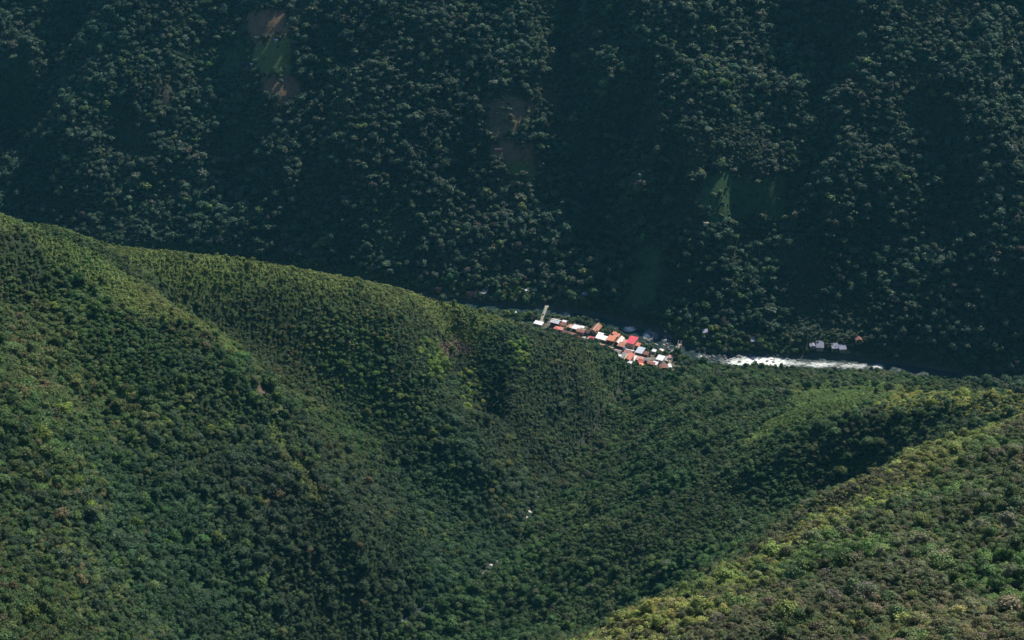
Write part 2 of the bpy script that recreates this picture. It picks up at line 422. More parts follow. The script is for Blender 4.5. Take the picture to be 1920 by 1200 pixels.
def crown_arrays(seed, nleaf, leaf, flat=0.75, nblob=9, zc=1.35, spread=0.62, blob=(0.26, 0.56), core=0.62, up=0.25):
    """leaf clumps over a heap of lobes; returns verts, tris/quads, per-face colour factor"""
    r = np.random.default_rng(seed)
    V_, Fc, Cc = [], [], []
    cs = []
    for k in range(nblob):
        a = r.uniform(0, 2 * np.pi); q = np.sqrt(r.uniform(0, 1)) * spread
        if k == 0: q = 0
        cs.append([math.cos(a) * q, math.sin(a) * q, (zc - flat * 0.35) + flat * (0.75 * (1 - (q / spread) ** 2) + r.uniform(-.25, .2)) * 0.8, r.uniform(*blob) * (1.15 if k == 0 else 1)])
    cs = np.array(cs); nv = 0
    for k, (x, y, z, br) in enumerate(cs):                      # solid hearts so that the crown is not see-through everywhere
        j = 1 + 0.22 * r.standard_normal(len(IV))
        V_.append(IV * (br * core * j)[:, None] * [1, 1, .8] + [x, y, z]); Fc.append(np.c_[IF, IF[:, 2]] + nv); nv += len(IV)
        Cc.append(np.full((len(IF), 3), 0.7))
    tot = (cs[:, 3] ** 2).sum()
    for k, (x, y, z, br) in enumerate(cs):
        n = int(nleaf * br * br / tot)
        lobe = r.uniform(.86, 1.14)
        d = r.standard_normal((n, 3)); d /= np.linalg.norm(d, axis=1, keepdims=True); d[:, 2] = np.where(d[:, 2] < -0.35, -d[:, 2], d[:, 2])
        p = d * (br * (r.uniform(.80, 1.10, n) + np.maximum(0, r.normal(0, .24, n))))[:, None] * [1, 1, .82] + [x, y, z]
        inside = np.zeros(n, bool)
        for j, (a, b_, c_, q) in enumerate(cs):
            if j != k: inside |= np.linalg.norm((p - [a, b_, c_]) / [1, 1, .82], axis=1) < q * 0.8
        d, p = d[~inside], p[~inside]; n = len(p)
        nn = d + r.standard_normal((n, 3)) * 0.45 + [0, 0, up]; nn /= np.linalg.norm(nn, axis=1, keepdims=True)
        t = np.cross(nn, r.standard_normal((n, 3))); t /= np.linalg.norm(t, axis=1, keepdims=True); b2 = np.cross(nn, t)
        s = leaf * r.uniform(.6, 1.35, n)[:, None]; s2 = s * r.uniform(.55, .95, n)[:, None]
        bend = nn * s * 0.25
        q = np.stack([p - t * s - bend, p - b2 * s2, p + t * s - bend, p + b2 * s2], 1).reshape(-1, 3)
        V_.append(q); Fc.append(np.arange(4 * n).reshape(n, 4) + nv); nv += 4 * n
        g = lobe * r.uniform(.72, 1.3, n)[:, None] * (1 + r.uniform(-.10, .10, (n, 3)) * [1, .4, .8])
        Cc.append(g)
    return np.concatenate(V_), np.concatenate(Fc), np.concatenate(Cc), cs
def trunk_arrays(seed, cs, base=0.085, lean=0.05, limbs=4):
    r = np.random.default_rng(seed + 999)
    V_, Fc = [], []; nv = 0
    def limb(a, b, r0, r1):
        nonlocal nv
        a, b = np.array(a, float), np.array(b, float); d = b - a; d /= np.linalg.norm(d)
        t = np.cross(d, [0.3, 1, 0.1]); t /= np.linalg.norm(t); s = np.cross(d, t)
        for c, q in ((a, r0), (a * .5 + b * .5 + t * r0 * .5, (r0 + r1) / 2), (b, r1)):
            for k in range(5):
                w = k * 2 * np.pi / 5; V_.append(c + (t * math.cos(w) + s * math.sin(w)) * q)
        for g in range(2):
            for k in range(5):
                Fc.append([nv + g * 5 + k, nv + g * 5 + (k + 1) % 5, nv + g * 5 + 5 + (k + 1) % 5, nv + g * 5 + 5 + k])
        nv += 15
    fork = np.array([r.uniform(-lean, lean), r.uniform(-lean, lean), cs[:, 2].min() * 0.62])
    limb([0, 0, -0.6], fork, base, base * .7)
    for c in cs[:limbs + 1]:
        limb(fork, c[:3], base * .55, base * .2)
    return np.array(V_), np.array(Fc)
def to_mesh(name, v, f, c=None, mats=(), mi=None):
    me = bpy.data.meshes.new(name)
    me.vertices.add(len(v)); me.vertices.foreach_set('co', v.astype(np.float32).ravel())
    tri = f[:, 2] == f[:, 3]
    cnt = np.where(tri, 3, 4); st = np.r_[0, np.cumsum(cnt)[:-1]]
    keepm = np.ones(f.shape, bool); keepm[tri, 3] = False
    me.loops.add(int(cnt.sum())); me.loops.foreach_set('vertex_index', f[keepm].astype(np.int32))
    me.polygons.add(len(f)); me.polygons.foreach_set('loop_start', st.astype(np.int32))
    if c is not None:
        a = me.attributes.new('leaf', 'FLOAT_COLOR', 'FACE'); a.data.foreach_set('color', np.c_[c, np.ones(len(c))].astype(np.float32).ravel())
    for m in mats: me.materials.append(m)
    if mi is not None: me.polygons.foreach_set('material_index', mi.astype(np.int32))
    me.update(calc_edges=True)
    return me
def whole_tree(name, seed, **kw):
    """crown and trunk in one mesh, for trees that stand in a forest mass"""
    v, f, c, cs = crown_arrays(seed, **kw); tv, tf = trunk_arrays(seed, cs)
    mi = np.r_[np.zeros(len(f)), np.ones(len(tf))]
    return bpy.data.objects.new(name, to_mesh(name, np.r_[v, tv], np.r_[f, tf + len(v)], np.r_[c, np.ones((len(tf), 3))], (M_LEAF, M_BARK), mi))
FARV = [whole_tree('far_tree', 100 + i, nleaf=420, leaf=0.17, nblob=[5, 8, 10, 7, 12, 6][i], flat=[.7, .9, .6, 1.1, .7, .8][i], zc=[1.3, 1.6, 1.2, 1.8, 1.4, 1.1][i], spread=[.5, .6, .7, .45, .68, .55][i]) for i in range(6)]
NEARV = [whole_tree('bushy_tree', 200 + i, nleaf=1300, leaf=0.095, nblob=[9, 12, 15, 8, 11, 14][i], flat=[.8, .95, .7, 1.1, .6, .8][i], zc=[1.0, 1.25, .95, 1.5, .8, 1.1][i], spread=[.6, .62, .72, .5, .72, .65][i], blob=(.26, .5)) for i in range(6)]
SHRUBV = [whole_tree('shrub', 300 + i, nleaf=360, leaf=0.15, nblob=[6, 8, 7, 9][i], flat=[.6, .8, .5, .7][i], zc=[.45, .6, .35, .5][i], spread=[.65, .6, .75, .65][i], blob=(.28, .5), up=0.5) for i in range(4)]

def forest(name, label, cat, P, scl, rot, tint, var, variants):
    """one object holding a mass of trees: a point each, with its own size, turn, colour and kind"""
    me = bpy.data.meshes.new(name); n = len(P)
    me.vertices.add(n); me.vertices.foreach_set('co', P.astype(np.float32).ravel())
    def at(nm, ty, val, fld):
        a = me.attributes.new(nm, ty, 'POINT'); a.data.foreach_set(fld, val.ravel())
    at('size', 'FLOAT_VECTOR', scl.astype(np.float32), 'vector'); at('turn', 'FLOAT_VECTOR', rot.astype(np.float32), 'vector')
    at('tint', 'FLOAT_VECTOR', tint.astype(np.float32), 'vector'); at('pick', 'INT', var.astype(np.int32), 'value')
    for m in (M_LEAF, M_BARK): me.materials.append(m)
    o = bpy.data.objects.new(name, me); C.objects.link(o)
    g = bpy.data.node_groups.new(name, 'GeometryNodeTree')
    g.interface.new_socket('Geometry', in_out='INPUT', socket_type='NodeSocketGeometry'); g.interface.new_socket('Geometry', in_out='OUTPUT', socket_type='NodeSocketGeometry')
    N = g.nodes.new; L = g.links.new
    gi, go, ip, jn = N('NodeGroupInput'), N('NodeGroupOutput'), N('GeometryNodeInstanceOnPoints'), N('GeometryNodeJoinGeometry')
    for v in variants:
        oi = N('GeometryNodeObjectInfo'); oi.inputs['Object'].default_value = v
        g2 = N('GeometryNodeGeometryToInstance'); L(oi.outputs['Geometry'], g2.inputs[0]); L(g2.outputs[0], jn.inputs[0])
    L(gi.outputs[0], ip.inputs['Points']); L(jn.outputs[0], ip.inputs['Instance']); ip.inputs['Pick Instance'].default_value = True
    for nm, ty, sock in (('pick', 'INT', 'Instance Index'), ('turn', 'FLOAT_VECTOR', 'Rotation'), ('size', 'FLOAT_VECTOR', 'Scale')):
        na = N('GeometryNodeInputNamedAttribute'); na.data_type = ty; na.inputs[0].default_value = nm
        L(na.outputs[0], ip.inputs[sock])
    L(ip.outputs[0], go.inputs[0])
    md = o.modifiers.new('trees', 'NODES'); md.node_group = g
    return tag(o, label, cat, kind='stuff')

# ---- where trees stand
def scatter(x0, x1, y0, y1, sp, jit=0.85):
    X, Y = np.meshgrid(np.arange(x0, x1, sp), np.arange(y0, y1, sp))
    X = X + (np.arange(X.shape[0]) % 2)[:, None] * sp * .5
    X = X + rng.uniform(-.5, .5, X.shape) * sp * jit; Y = Y + rng.uniform(-.5, .5, Y.shape) * sp * jit
    return X.ravel(), Y.ravel()
def sample(field, x, y):
    i = np.clip(np.rint((x - X0) / ST).astype(int), 0, len(gx) - 1); j = np.clip(np.rint((y - Y0) / ST).astype(int), 0, len(gy) - 1)
    return field.reshape(GX.shape)[j, i]
def inframe(P, mu=130, mv=110):
    u, v, f = project(P)
    return (f > 50) & (u > -mu) & (u < 1920 + mu) & (v > -mv) & (v < 1200 + mv)
def palette(n, cols, w):
    cols = np.array(cols); w = np.array(w, float) / sum(w)
    k = rng.choice(len(cols), n, p=w)
    t = cols[k] * rng.uniform(.78, 1.25, (n, 1)) * (1 + rng.uniform(-.08, .08, (n, 3)))
    return t
def turns(n): return np.c_[rng.normal(0, .14, n), rng.normal(0, .14, n), rng.uniform(0, 6.283, n)]
def sizes(r): return np.c_[r * rng.uniform(.72, 1.3, len(r)), r * rng.uniform(.72, 1.3, len(r)), r * rng.uniform(.6, 1.15, len(r))]
def rd_at(x, y): return sample(rd - rw + 8, x, y)
class Trees: pass
def collect(x, y, keep):
    t = Trees(); x, y = x[keep], y[keep]
    z = hgt(x, y); P = np.c_[x, y, z]
    k = inframe(P) & visible(P + [0, 0, 9.0])
    t.P = P[k]; t.u, t.v, t.f = project(t.P); t.n = len(t.P)
    return t
bare = np.clip(BROWN * .97 + GRASS * 0.96 + TAN * .96 + FIELD * 0.9 + DARKB * .9, 0, 1)
def finish(t, r, tint, var):
    tint = tint * (1 + .45 * fbm(t.P[:, 0], t.P[:, 1], 42, 3, 151))[:, None] * (1 + fbm(t.P[:, 0], t.P[:, 1], 55, 2, 163)[:, None] * [.25, .0, .1])
    t.r, t.tint, t.var = r, tint, var; t.sc = sizes(r); t.rot = turns(t.n); return t
def sub(t, m):
    q = Trees(); q.P, q.u, q.v, q.f, q.r, q.tint, q.var, q.sc, q.rot = (a[m] for a in (t.P, t.u, t.v, t.f, t.r, t.tint, t.var, t.sc, t.rot)); q.n = int(m.sum()); return q
GAPS = np.array([hit(a, b) for a, b in ((990, 965), (997, 1000), (918, 1066), (995, 1022))])
def creek_gap(x, y):
    g = np.min([np.hypot(x - q[0], (y - q[1]) * .6) for q in GAPS], axis=0)
    return sample(cd, x, y) > np.where(g < 8, 4.2, 0.3)
# far mountainside
x, y = scatter(-700, 780, 1200, 2050, 3.7)
gapn = fbm(x, y, 45, 2, 61)
keep = (sample(wall.astype(float), x, y) > 0.5) & (rng.random(len(x)) > sample(bare, x, y)) & (gapn + rng.uniform(-.25, .25, len(x)) > -0.42)
T = collect(x, y, keep)
big = fbm(T.P[:, 0], T.P[:, 1], 60, 2, 77)
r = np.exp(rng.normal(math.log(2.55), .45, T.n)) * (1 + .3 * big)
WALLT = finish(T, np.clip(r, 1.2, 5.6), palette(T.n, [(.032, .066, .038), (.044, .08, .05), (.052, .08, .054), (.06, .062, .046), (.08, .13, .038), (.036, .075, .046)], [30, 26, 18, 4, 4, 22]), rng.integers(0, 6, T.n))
# left spur
x, y = scatter(-640, 260, 440, 1600, 2.35)
LG = np.clip(LGRASS + ridge2 + DEAD * .9, 0, 1)
lm = (sample(left.astype(float), x, y) > .5) & (sample(wall.astype(float), x, y) < .5) & (hgt(x, y) > 2.5) & (rd_at(x, y) > 9) & (creek_gap(x, y))
T = collect(x, y, lm & (rng.random(len(x)) > sample(LG * .9 + ROCK + DEAD * .9, x, y)) & (sample(vd, x, y) > 14))
h = sstep(20, 90, poly_dist(L_CREST, T.P[:, 0], T.P[:, 1])[0]); near = sstep(1300, 900, T.f) if False else 1 - sstep(850, 1300, T.f)
r = np.exp(rng.normal(0, .36, T.n)) * (.88 + .5 * h + .6 * near * h) * np.clip(1 + .6 * fbm(T.P[:, 0], T.P[:, 1], 38, 2, 78), .6, 1.6)
ju = T.u + rng.normal(0, 7, T.n) + 22 * fbm(T.P[:, 0], T.P[:, 1], 16, 2, 171); jv = T.v + rng.normal(0, 6, T.n) + 22 * fbm(T.P[:, 0], T.P[:, 1], 16, 2, 172)
yel = in_poly(ju, jv, [(786, 645), (832, 640), (842, 690), (830, 712), (800, 705)]) | in_poly(ju, jv, [(858, 700), (905, 695), (905, 765), (872, 762)]) | in_poly(ju, jv, [(945, 640), (992, 640), (990, 690), (960, 690)])
tint = palette(T.n, [(.04, .075, .03), (.055, .09, .035), (.07, .09, .04), (.075, .075, .045), (.09, .13, .03), (.045, .085, .035)], [28, 26, 16, 8, 3, 22])
yk = yel & (rng.random(T.n) < np.where(T.u < 845, .7, .38)); tint[yk] = palette(int(yk.sum()), [(.18, .24, .04), (.13, .20, .035), (.09, .15, .03)], [2, 2, 2]); r = np.where(yk, np.maximum(r * 1.6, 1.7), r)
warm = sstep(0.0, 0.4, fbm(T.P[:, 0], T.P[:, 1], 120, 2, 33) + (1 - h) * .5)
tint = np.where(yk[:, None], tint, tint * (1 + warm[:, None] * [.40, .18, -.05]) * [1.12, 1.2, .8])
ravine_shade = 1 - sstep(70, np.where(T.u > 880, 210, 150), sample(cd, T.P[:, 0], T.P[:, 1]) + fbm(T.P[:, 0], T.P[:, 1], 40, 2, 66) * 40)  # ravine's shade put into the leaf colour, fading away from the creek
mk = (rng.random(T.n) < ravine_shade * .88) & ~yk; tint[mk] = palette(int(mk.sum()), [(.026, .06, .026), (.03, .066, .03), (.038, .072, .032)], [3, 3, 2]); r = r * (1 + .2 * ravine_shade)
em = rng.random(T.n) < .025; r = np.where(em, r * 1.55, r)
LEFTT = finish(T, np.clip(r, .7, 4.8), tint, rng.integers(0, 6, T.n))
# low shrubs of the grassy crests
x, y = scatter(-640, 260, 440, 1600, 1.25)
T = collect(x, y, (rng.random(len(x)) < sample(LG, x, y) * 1.1) & (sample(left.astype(float), x, y) > .5) & (hgt(x, y) > 9) & (sample(vd, x, y) > 15))
CRESTT = finish(T, np.clip(np.exp(rng.normal(math.log(.85), .34, T.n)), .4, 2.2), palette(T.n, [(.13, .18, .042), (.11, .165, .04), (.145, .165, .05), (.09, .14, .038)], [4, 3, 2, 2]), rng.integers(0, 4, T.n))
dd = sample(DEAD, CRESTT.P[:, 0], CRESTT.P[:, 1]) > .5; CRESTT.tint[dd] = palette(int(dd.sum()), [(.11, .07, .055), (.085, .065, .05), (.06, .065, .04)], [3, 3, 1])
# middle spur beside the creek
x, y = scatter(-220, 640, 640, 1420, 2.25)
mm = (sample(mid.astype(float), x, y) > .5) & (sample(wall.astype(float), x, y) < .5) & (hgt(x, y) > 2.5) & (rd_at(x, y) > 9) & (creek_gap(x, y))
T = collect(x, y, mm & (rng.random(len(x)) > sample(np.clip(MGRASS + KCREST, 0, 1) * .93, x, y)) & (sample(vd, x, y) > 14))
r = np.exp(rng.normal(0, .42, T.n)) * 1.32 * np.clip(1 + .6 * fbm(T.P[:, 0], T.P[:, 1], 38, 2, 79), .6, 1.6)
tint = palette(T.n, [(.04, .085, .026), (.05, .098, .03), (.065, .095, .038), (.06, .075, .045), (.08, .13, .028)], [30, 26, 12, 4, 5])
yk = in_poly(T.u, T.v, [(1620, 735), (1920, 745), (1920, 800), (1800, 765), (1640, 770)]) & (rng.random(T.n) < .7)
tint[yk] = palette(int(yk.sum()), [(.22, .24, .045), (.18, .21, .04), (.11, .14, .04)], [3, 2, 2])
em = rng.random(T.n) < .025; r = np.where(em, r * 1.6, r)
MIDT = finish(T, np.clip(r, .7, 4.4), tint, rng.integers(0, 6, T.n))
x, y = scatter(-100, 640, 740, 1420, 1.3)
T = collect(x, y, (rng.random(len(x)) < sample(np.clip(MGRASS + KCREST, 0, 1), x, y) * 1.1) & (sample(mid.astype(float), x, y) > .5) & (hgt(x, y) > 9) & (sample(vd, x, y) > 15))
MGT = finish(T, np.clip(np.exp(rng.normal(math.log(.9), .32, T.n)), .4, 2.2), palette(T.n, [(.11, .18, .042), (.095, .155, .038), (.13, .16, .05)], [4, 3, 2]), rng.integers(0, 4, T.n))
kk = sample(KCREST, T.P[:, 0], T.P[:, 1]) > .5; MGT.tint[kk] = palette(int(kk.sum()), [(.27, .28, .055), (.23, .26, .05), (.16, .19, .05)], [3, 3, 2])
# near spur, lower right
x, y = scatter(-240, 640, 240, 960, 1.75)
T = collect(x, y, (sample(near_spur.astype(float), x, y) > .5) & (rng.random(len(x)) > sample(NTRACK, x, y) * .6))
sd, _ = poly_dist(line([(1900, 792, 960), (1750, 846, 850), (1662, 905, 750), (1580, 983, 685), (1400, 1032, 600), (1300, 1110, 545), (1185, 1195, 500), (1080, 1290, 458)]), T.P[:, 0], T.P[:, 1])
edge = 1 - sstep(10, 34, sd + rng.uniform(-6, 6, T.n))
r = np.exp(rng.normal(math.log(1.05), .42, T.n)) * (1 + .3 * fbm(T.P[:, 0], T.P[:, 1], 25, 2, 80))
tint = palette(T.n, [(.065, .088, .032), (.085, .098, .04), (.10, .098, .055), (.12, .11, .07), (.055, .09, .033), (.12, .14, .04)], [26, 22, 12, 4, 20, 10])
pz = fbm(T.P[:, 0], T.P[:, 1], 48, 3, 140)
br_ = (pz > .16) & (rng.random(T.n) < .5); tint[br_] = palette(int(br_.sum()), [(.115, .115, .058), (.095, .10, .048), (.125, .12, .062)], [3, 3, 2])
gr_ = (pz < -.1) & (rng.random(T.n) < .7); tint[gr_] = palette(int(gr_.sum()), [(.075, .125, .033), (.09, .14, .038), (.06, .10, .033)], [3, 3, 2])
r = r * (1 - .35 * sstep(.1, .3, pz) + .3 * sstep(-.1, -.3, pz))
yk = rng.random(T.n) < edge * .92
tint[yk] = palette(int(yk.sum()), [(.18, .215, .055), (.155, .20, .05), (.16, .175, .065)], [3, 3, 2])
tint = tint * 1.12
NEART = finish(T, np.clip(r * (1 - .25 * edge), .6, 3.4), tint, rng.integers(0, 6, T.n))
# undergrowth that closes the canopy between the crowns
def under(x0, x1, y0, y1, sp, zone, r0, cols, w, skip):
    x, y = scatter(x0, x1, y0, y1, sp)
    T = collect(x, y, (sample(zone.astype(float), x, y) > .5) & (rng.random(len(x)) > sample(skip, x, y)) & creek_gap(x, y) & (sample(vd, x, y) > 13) & (hgt(x, y) > 2.5) & (rd_at(x, y) > 9))
    return finish(T, np.exp(rng.normal(math.log(r0), .3, T.n)), palette(T.n, cols, w), rng.integers(0, 4, T.n))
GRN = [(.035, .072, .024), (.045, .09, .027), (.055, .082, .032)]
ZL = left & ~ISWALL; ZM = mid & ~ISWALL
UNDER = [under(-640, 260, 440, 1600, 2.9, ZL, 1.5, GRN, [3, 3, 2], np.clip(LG + ROCK + DEAD, 0, 1)), under(-220, 640, 640, 1420, 2.9, ZM, 1.5, GRN, [3, 3, 2], MGRASS),
         under(-700, 780, 1200, 2050, 3.0, wall, 1.75, [(.034, .068, .036), (.045, .08, .044), (.055, .08, .05)], [3, 3, 2], np.clip(BROWN * .96 + GRASS * .93 + TAN * .85 + FIELD * .78 + DARKB * .7, 0, 1)),
         under(-200, 640, 240, 960, 2.0, near_spur, 1.0, [(.05, .07, .028), (.06, .075, .033), (.075, .075, .045)], [3, 3, 2], NTRACK * .5)]
# the 300 that show largest stand as trees of their own
def rank(t): 
    k = visible(t.P + np.c_[np.zeros((t.n, 2)), t.r * 1.4]) & (t.u > 4) & (t.u < 1916) & (t.v > 4) & (t.v < 1196)
    return np.where(k, t.r / t.f, 0)
q = rank(NEART); order = np.argsort(-q)[:300]
single = np.zeros(NEART.n, bool); single[order] = True
SINGLE = sub(NEART, single); NEART = sub(NEART, ~single)
print('TREES wall %d left %d crest %d mid %d mgrass %d near %d single %d' % (WALLT.n, LEFTT.n, CRESTT.n, MIDT.n, MGT.n, NEART.n, SINGLE.n))
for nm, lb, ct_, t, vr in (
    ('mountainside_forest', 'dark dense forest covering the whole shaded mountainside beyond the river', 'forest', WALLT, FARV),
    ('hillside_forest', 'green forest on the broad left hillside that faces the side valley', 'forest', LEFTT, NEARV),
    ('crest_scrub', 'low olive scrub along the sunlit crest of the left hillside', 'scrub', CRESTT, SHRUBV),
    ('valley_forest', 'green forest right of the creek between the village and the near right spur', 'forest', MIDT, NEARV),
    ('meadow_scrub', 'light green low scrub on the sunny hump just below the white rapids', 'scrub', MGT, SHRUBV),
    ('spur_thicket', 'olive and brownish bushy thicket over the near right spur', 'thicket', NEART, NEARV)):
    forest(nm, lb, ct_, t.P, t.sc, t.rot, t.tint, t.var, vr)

cat_u = lambda k: np.concatenate([getattr(t, k) for t in UNDER])
forest('undergrowth', 'dark green undergrowth between the trees of the near hillsides', 'undergrowth', cat_u('P'), cat_u('sc'), cat_u('rot'), cat_u('tint'), cat_u('var'), SHRUBV)


# ------------------------------------------------------------------ water
def ribbon(name, P, half, across, m, zf=None, step=2.0):
    Q = resample(np.c_[P, half], step); t = np.gradient(Q[:, :2], axis=0); t /= np.linalg.norm(t, axis=1, keepdims=True); n_ = np.c_[-t[:, 1], t[:, 0]]
    w = np.linspace(-1, 1, across)
    XY = Q[:, None, :2] + n_[:, None] * (w[None, :, None] * Q[:, None, 3:4])
    z = np.repeat(Q[:, 2:3], across, 1) if zf is None else zf(XY[..., 0], XY[..., 1], Q[:, 2:3])
    v = np.concatenate([XY, z[..., None]], -1).reshape(-1, 3); i = np.arange(len(v)).reshape(len(Q), across)
    f = np.stack([i[:-1, :-1], i[1:, :-1], i[1:, 1:], i[:-1, 1:]], -1).reshape(-1, 4)
    me = to_mesh(name, v, f, mats=(m,)); me.polygons.foreach_set('use_smooth', np.ones(len(f), bool))
    o = bpy.data.objects.new(name, me); C.objects.link(o); o['kind'] = 'structure'
    return o, v
def water_material():
    m = bpy.data.materials.new('water'); m.use_nodes = True; n = m.node_tree.nodes; l = m.node_tree.links; b = n['Principled BSDF']
    a = n.new('ShaderNodeAttribute'); a.attribute_name = 'foam'
    g = n.new('ShaderNodeNewGeometry'); mp = n.new('ShaderNodeMapping'); mp.inputs['Scale'].default_value = (.32, 1.1, .5); mp.inputs['Rotation'].default_value = (0, 0, .12)
    t = n.new('ShaderNodeTexNoise'); t.inputs['Scale'].default_value = .75; t.inputs['Detail'].default_value = 5; t.inputs['Distortion'].default_value = 1.2
    l.new(g.outputs['Position'], mp.inputs[0]); l.new(mp.outputs[0], t.inputs['Vector'])
    ad = n.new('ShaderNodeMath'); ad.operation = 'ADD'; l.new(t.outputs[0], ad.inputs[0]); l.new(a.outputs['Fac'], ad.inputs[1])
    r = n.new('ShaderNodeMapRange'); r.interpolation_type = 'SMOOTHSTEP'; r.inputs[1].default_value = .88; r.inputs[2].default_value = 1.34; l.new(ad.outputs[0], r.inputs[0])
    mx = n.new('ShaderNodeMix'); mx.data_type = 'RGBA'; mx.inputs[6].default_value = (.010, .024, .028, 1); mx.inputs[7].default_value = (.70, .75, .74, 1)
    l.new(r.outputs[0], mx.inputs[0]); l.new(mx.outputs[2], b.inputs['Base Color'])
    rr = n.new('ShaderNodeMapRange'); rr.inputs[3].default_value = .35; b.inputs['Specular IOR Level'].default_value = .06; rr.inputs[4].default_value = .8; l.new(r.outputs[0], rr.inputs[0]); l.new(rr.outputs[0], b.inputs['Roughness'])
    bp = n.new('ShaderNodeBump'); bp.inputs['Distance'].default_value = .5; bp.inputs['Strength'].default_value = .7; l.new(t.outputs[0], bp.inputs['Height']); l.new(bp.outputs[0], b.inputs['Normal'])
    return m
M_WATER = water_material()
rwp = np.interp(np.arange(len(RIVP)), [0, 8, 10, 11, 12.5, 14, 17, 21], [6, 7, 9, 13, 12, 12, 10, 8]) - 1.0
river, rvv = ribbon('river', np.c_[RIVP[:, :2], np.full(len(RIVP), -.5)], rwp, 15, M_WATER, lambda x, y, z: z + fbm(x, y, 5, 2, 55) * .55, 1.5)
ru, rvpx, _ = project(rvv)
foam = np.full(len(rvv), .06)
for cu, cv, su, sv_, amp in ((1425, 680, 88, 15, .78), (1390, 676, 55, 11, .5), (1500, 682, 60, 10, .5), (1180, 617, 18, 8, .62), (1217, 628, 14, 10, .75), (1060, 590, 18, 6, .5), (1540, 684, 60, 9, .58), (1600, 686, 60, 8, .54), (1645, 688, 18, 8, .6), (1320, 668, 22, 5, .5), (960, 580, 30, 6, .2)):
    foam = np.maximum(foam, .06 + amp * np.exp(-((ru - cu) / su) ** 2 - ((rvpx - cv) / sv_) ** 2) )
fa = river.data.attributes.new('foam', 'FLOAT', 'POINT'); fa.data.foreach_set('value', foam.astype(np.float32))
ck = resample(CREEK[1:7], 4); cn = fbm(ck[:, 0], ck[:, 1], 18, 2, 3)
creek, cvv = ribbon('creek', np.c_[ck[:, 0] + cn * 3, ck[:, 1], hgt(ck[:, 0] + cn * 3, ck[:, 1]) + .5], 1.05 + .5 * cn, 5, M_WATER, lambda x, y, z: np.maximum(hgt(x, y) + .25, z), 1.5)
fa = creek.data.attributes.new('foam', 'FLOAT', 'POINT'); fa.data.foreach_set('value', (.36 + .3 * fbm(cvv[:, 0], cvv[:, 1], 9, 2, 21)).astype(np.float32))

# boulders
M_ROCK = mat('river_stone', (.10, .10, .105), .85, .25); M_PALE = mat('pale_stone', (.38, .36, .34), .85, .2)
def rock_mesh(seed):
    v, f = ico(2); r = np.random.default_rng(seed)
    k = 1 + .28 * (np.sin(v @ r.normal(0, 2.2, 3) + r.uniform(0, 6)) * .6 + np.sin(v @ r.normal(0, 4, 3)) * .35)
    me = to_mesh('boulder', v * k[:, None] * [1.2, .9, .72], np.c_[f, f[:, 2]])
    return me
ROCKS = []
for m_ in (M_ROCK, M_PALE):
    for k_ in range(4):
        me = rock_mesh(40 + k_); me.materials.append(m_); ROCKS.append(me)
def boulder(x, y, z, r_, pale, label, group):
    o = bpy.data.objects.new('boulder', ROCKS[int(rng.integers(0, 4)) + (4 if pale else 0)]); C.objects.link(o)
    o.location = (x, y, z); o.scale = (r_, r_ * rng.uniform(.8, 1.2), r_ * rng.uniform(.7, 1.1)); o.rotation_euler = (0, 0, rng.uniform(0, 6.28))
    return tag(o, label, 'boulder', group)
nb = 0
for cu, cv, su, sv_, num, sc_, lab, grp in ((1235, 632, 24, 14, 46, (.7, 2.4), 'dark boulder in the river bed behind the pink-roofed house', 'boulders in the dark river bend'),
        (1400, 667, 90, 2.0, 26, (.6, 1.6), 'dark stone on the far edge of the white rapids', 'stones along the rapids'),
        (1425, 679, 80, 7, 34, (.5, 1.5), 'dark stone standing in the white rapids', 'stones in the rapids'),
        (1258, 652, 10, 4, 10, (.8, 1.8), 'grey boulder at the river edge beyond the concrete yard', 'boulders by the yard'),
        (1330, 671, 14, 3, 12, (.6, 1.5), 'stone on the gravel spit left of the rapids', 'stones on the gravel spit')):
    for _ in range(num):
        a = pixz(np.array(cu + rng.uniform(-1, 1) * su), np.array(cv + rng.uniform(-1, 1) * sv_), np.array(0.0))
        boulder(a[0], a[1], max(-.4, float(hgt(a[0], a[1])) * .5), rng.uniform(*sc_), rng.random() < .16, lab, grp)
for u_, v_, r_ in ((992, 962, 1.8), (988, 972, 1.4), (1000, 985, 1.3), (1012, 1003, 1.2), (997, 1022, 1.5), (914, 1072, 1.6), (921, 1062, 1.5), (930, 1054, 1.2), (917, 1078, 1.1)):
    a = hit(u_, v_); boulder(a[0], a[1], a[2] + .6, r_, True, 'pale boulder beside the creek in the dark side valley', 'boulders in the side valley creek')

# ------------------------------------------------------------------ houses
def metal_roof(name, col, rust=.0):
    m = bpy.data.materials.new(name); m.use_nodes = True; n = m.node_tree.nodes; l = m.node_tree.links; b = n['Principled BSDF']
    tc = n.new('ShaderNodeTexCoord'); ns = n.new('ShaderNodeTexNoise'); ns.inputs['Scale'].default_value = .9; ns.inputs['Detail'].default_value = 5
    l.new(tc.outputs['Object'], ns.inputs['Vector'])
    cr = n.new('ShaderNodeValToRGB'); e = cr.color_ramp.elements
    c2 = tuple(col[i] * (1 - rust) + (.20, .09, .05)[i] * rust for i in range(3))
    e[0].position = .3; e[0].color = (c2[0] * .62, c2[1] * .62, c2[2] * .62, 1); e[1].position = .62; e[1].color = (*col, 1)
    l.new(ns.outputs[0], cr.inputs[0]); l.new(cr.outputs[0], b.inputs['Base Color'])
    wv = n.new('ShaderNodeTexWave'); wv.inputs['Scale'].default_value = 2.2; l.new(tc.outputs['Object'], wv.inputs['Vector'])
    bp = n.new('ShaderNodeBump'); bp.inputs['Strength'].default_value = .5; bp.inputs['Distance'].default_value = .06; l.new(wv.outputs[0], bp.inputs['Height']); l.new(bp.outputs[0], b.inputs['Normal'])
    b.inputs['Roughness'].default_value = .8; b.inputs['Specular IOR Level'].default_value = .08
    return m
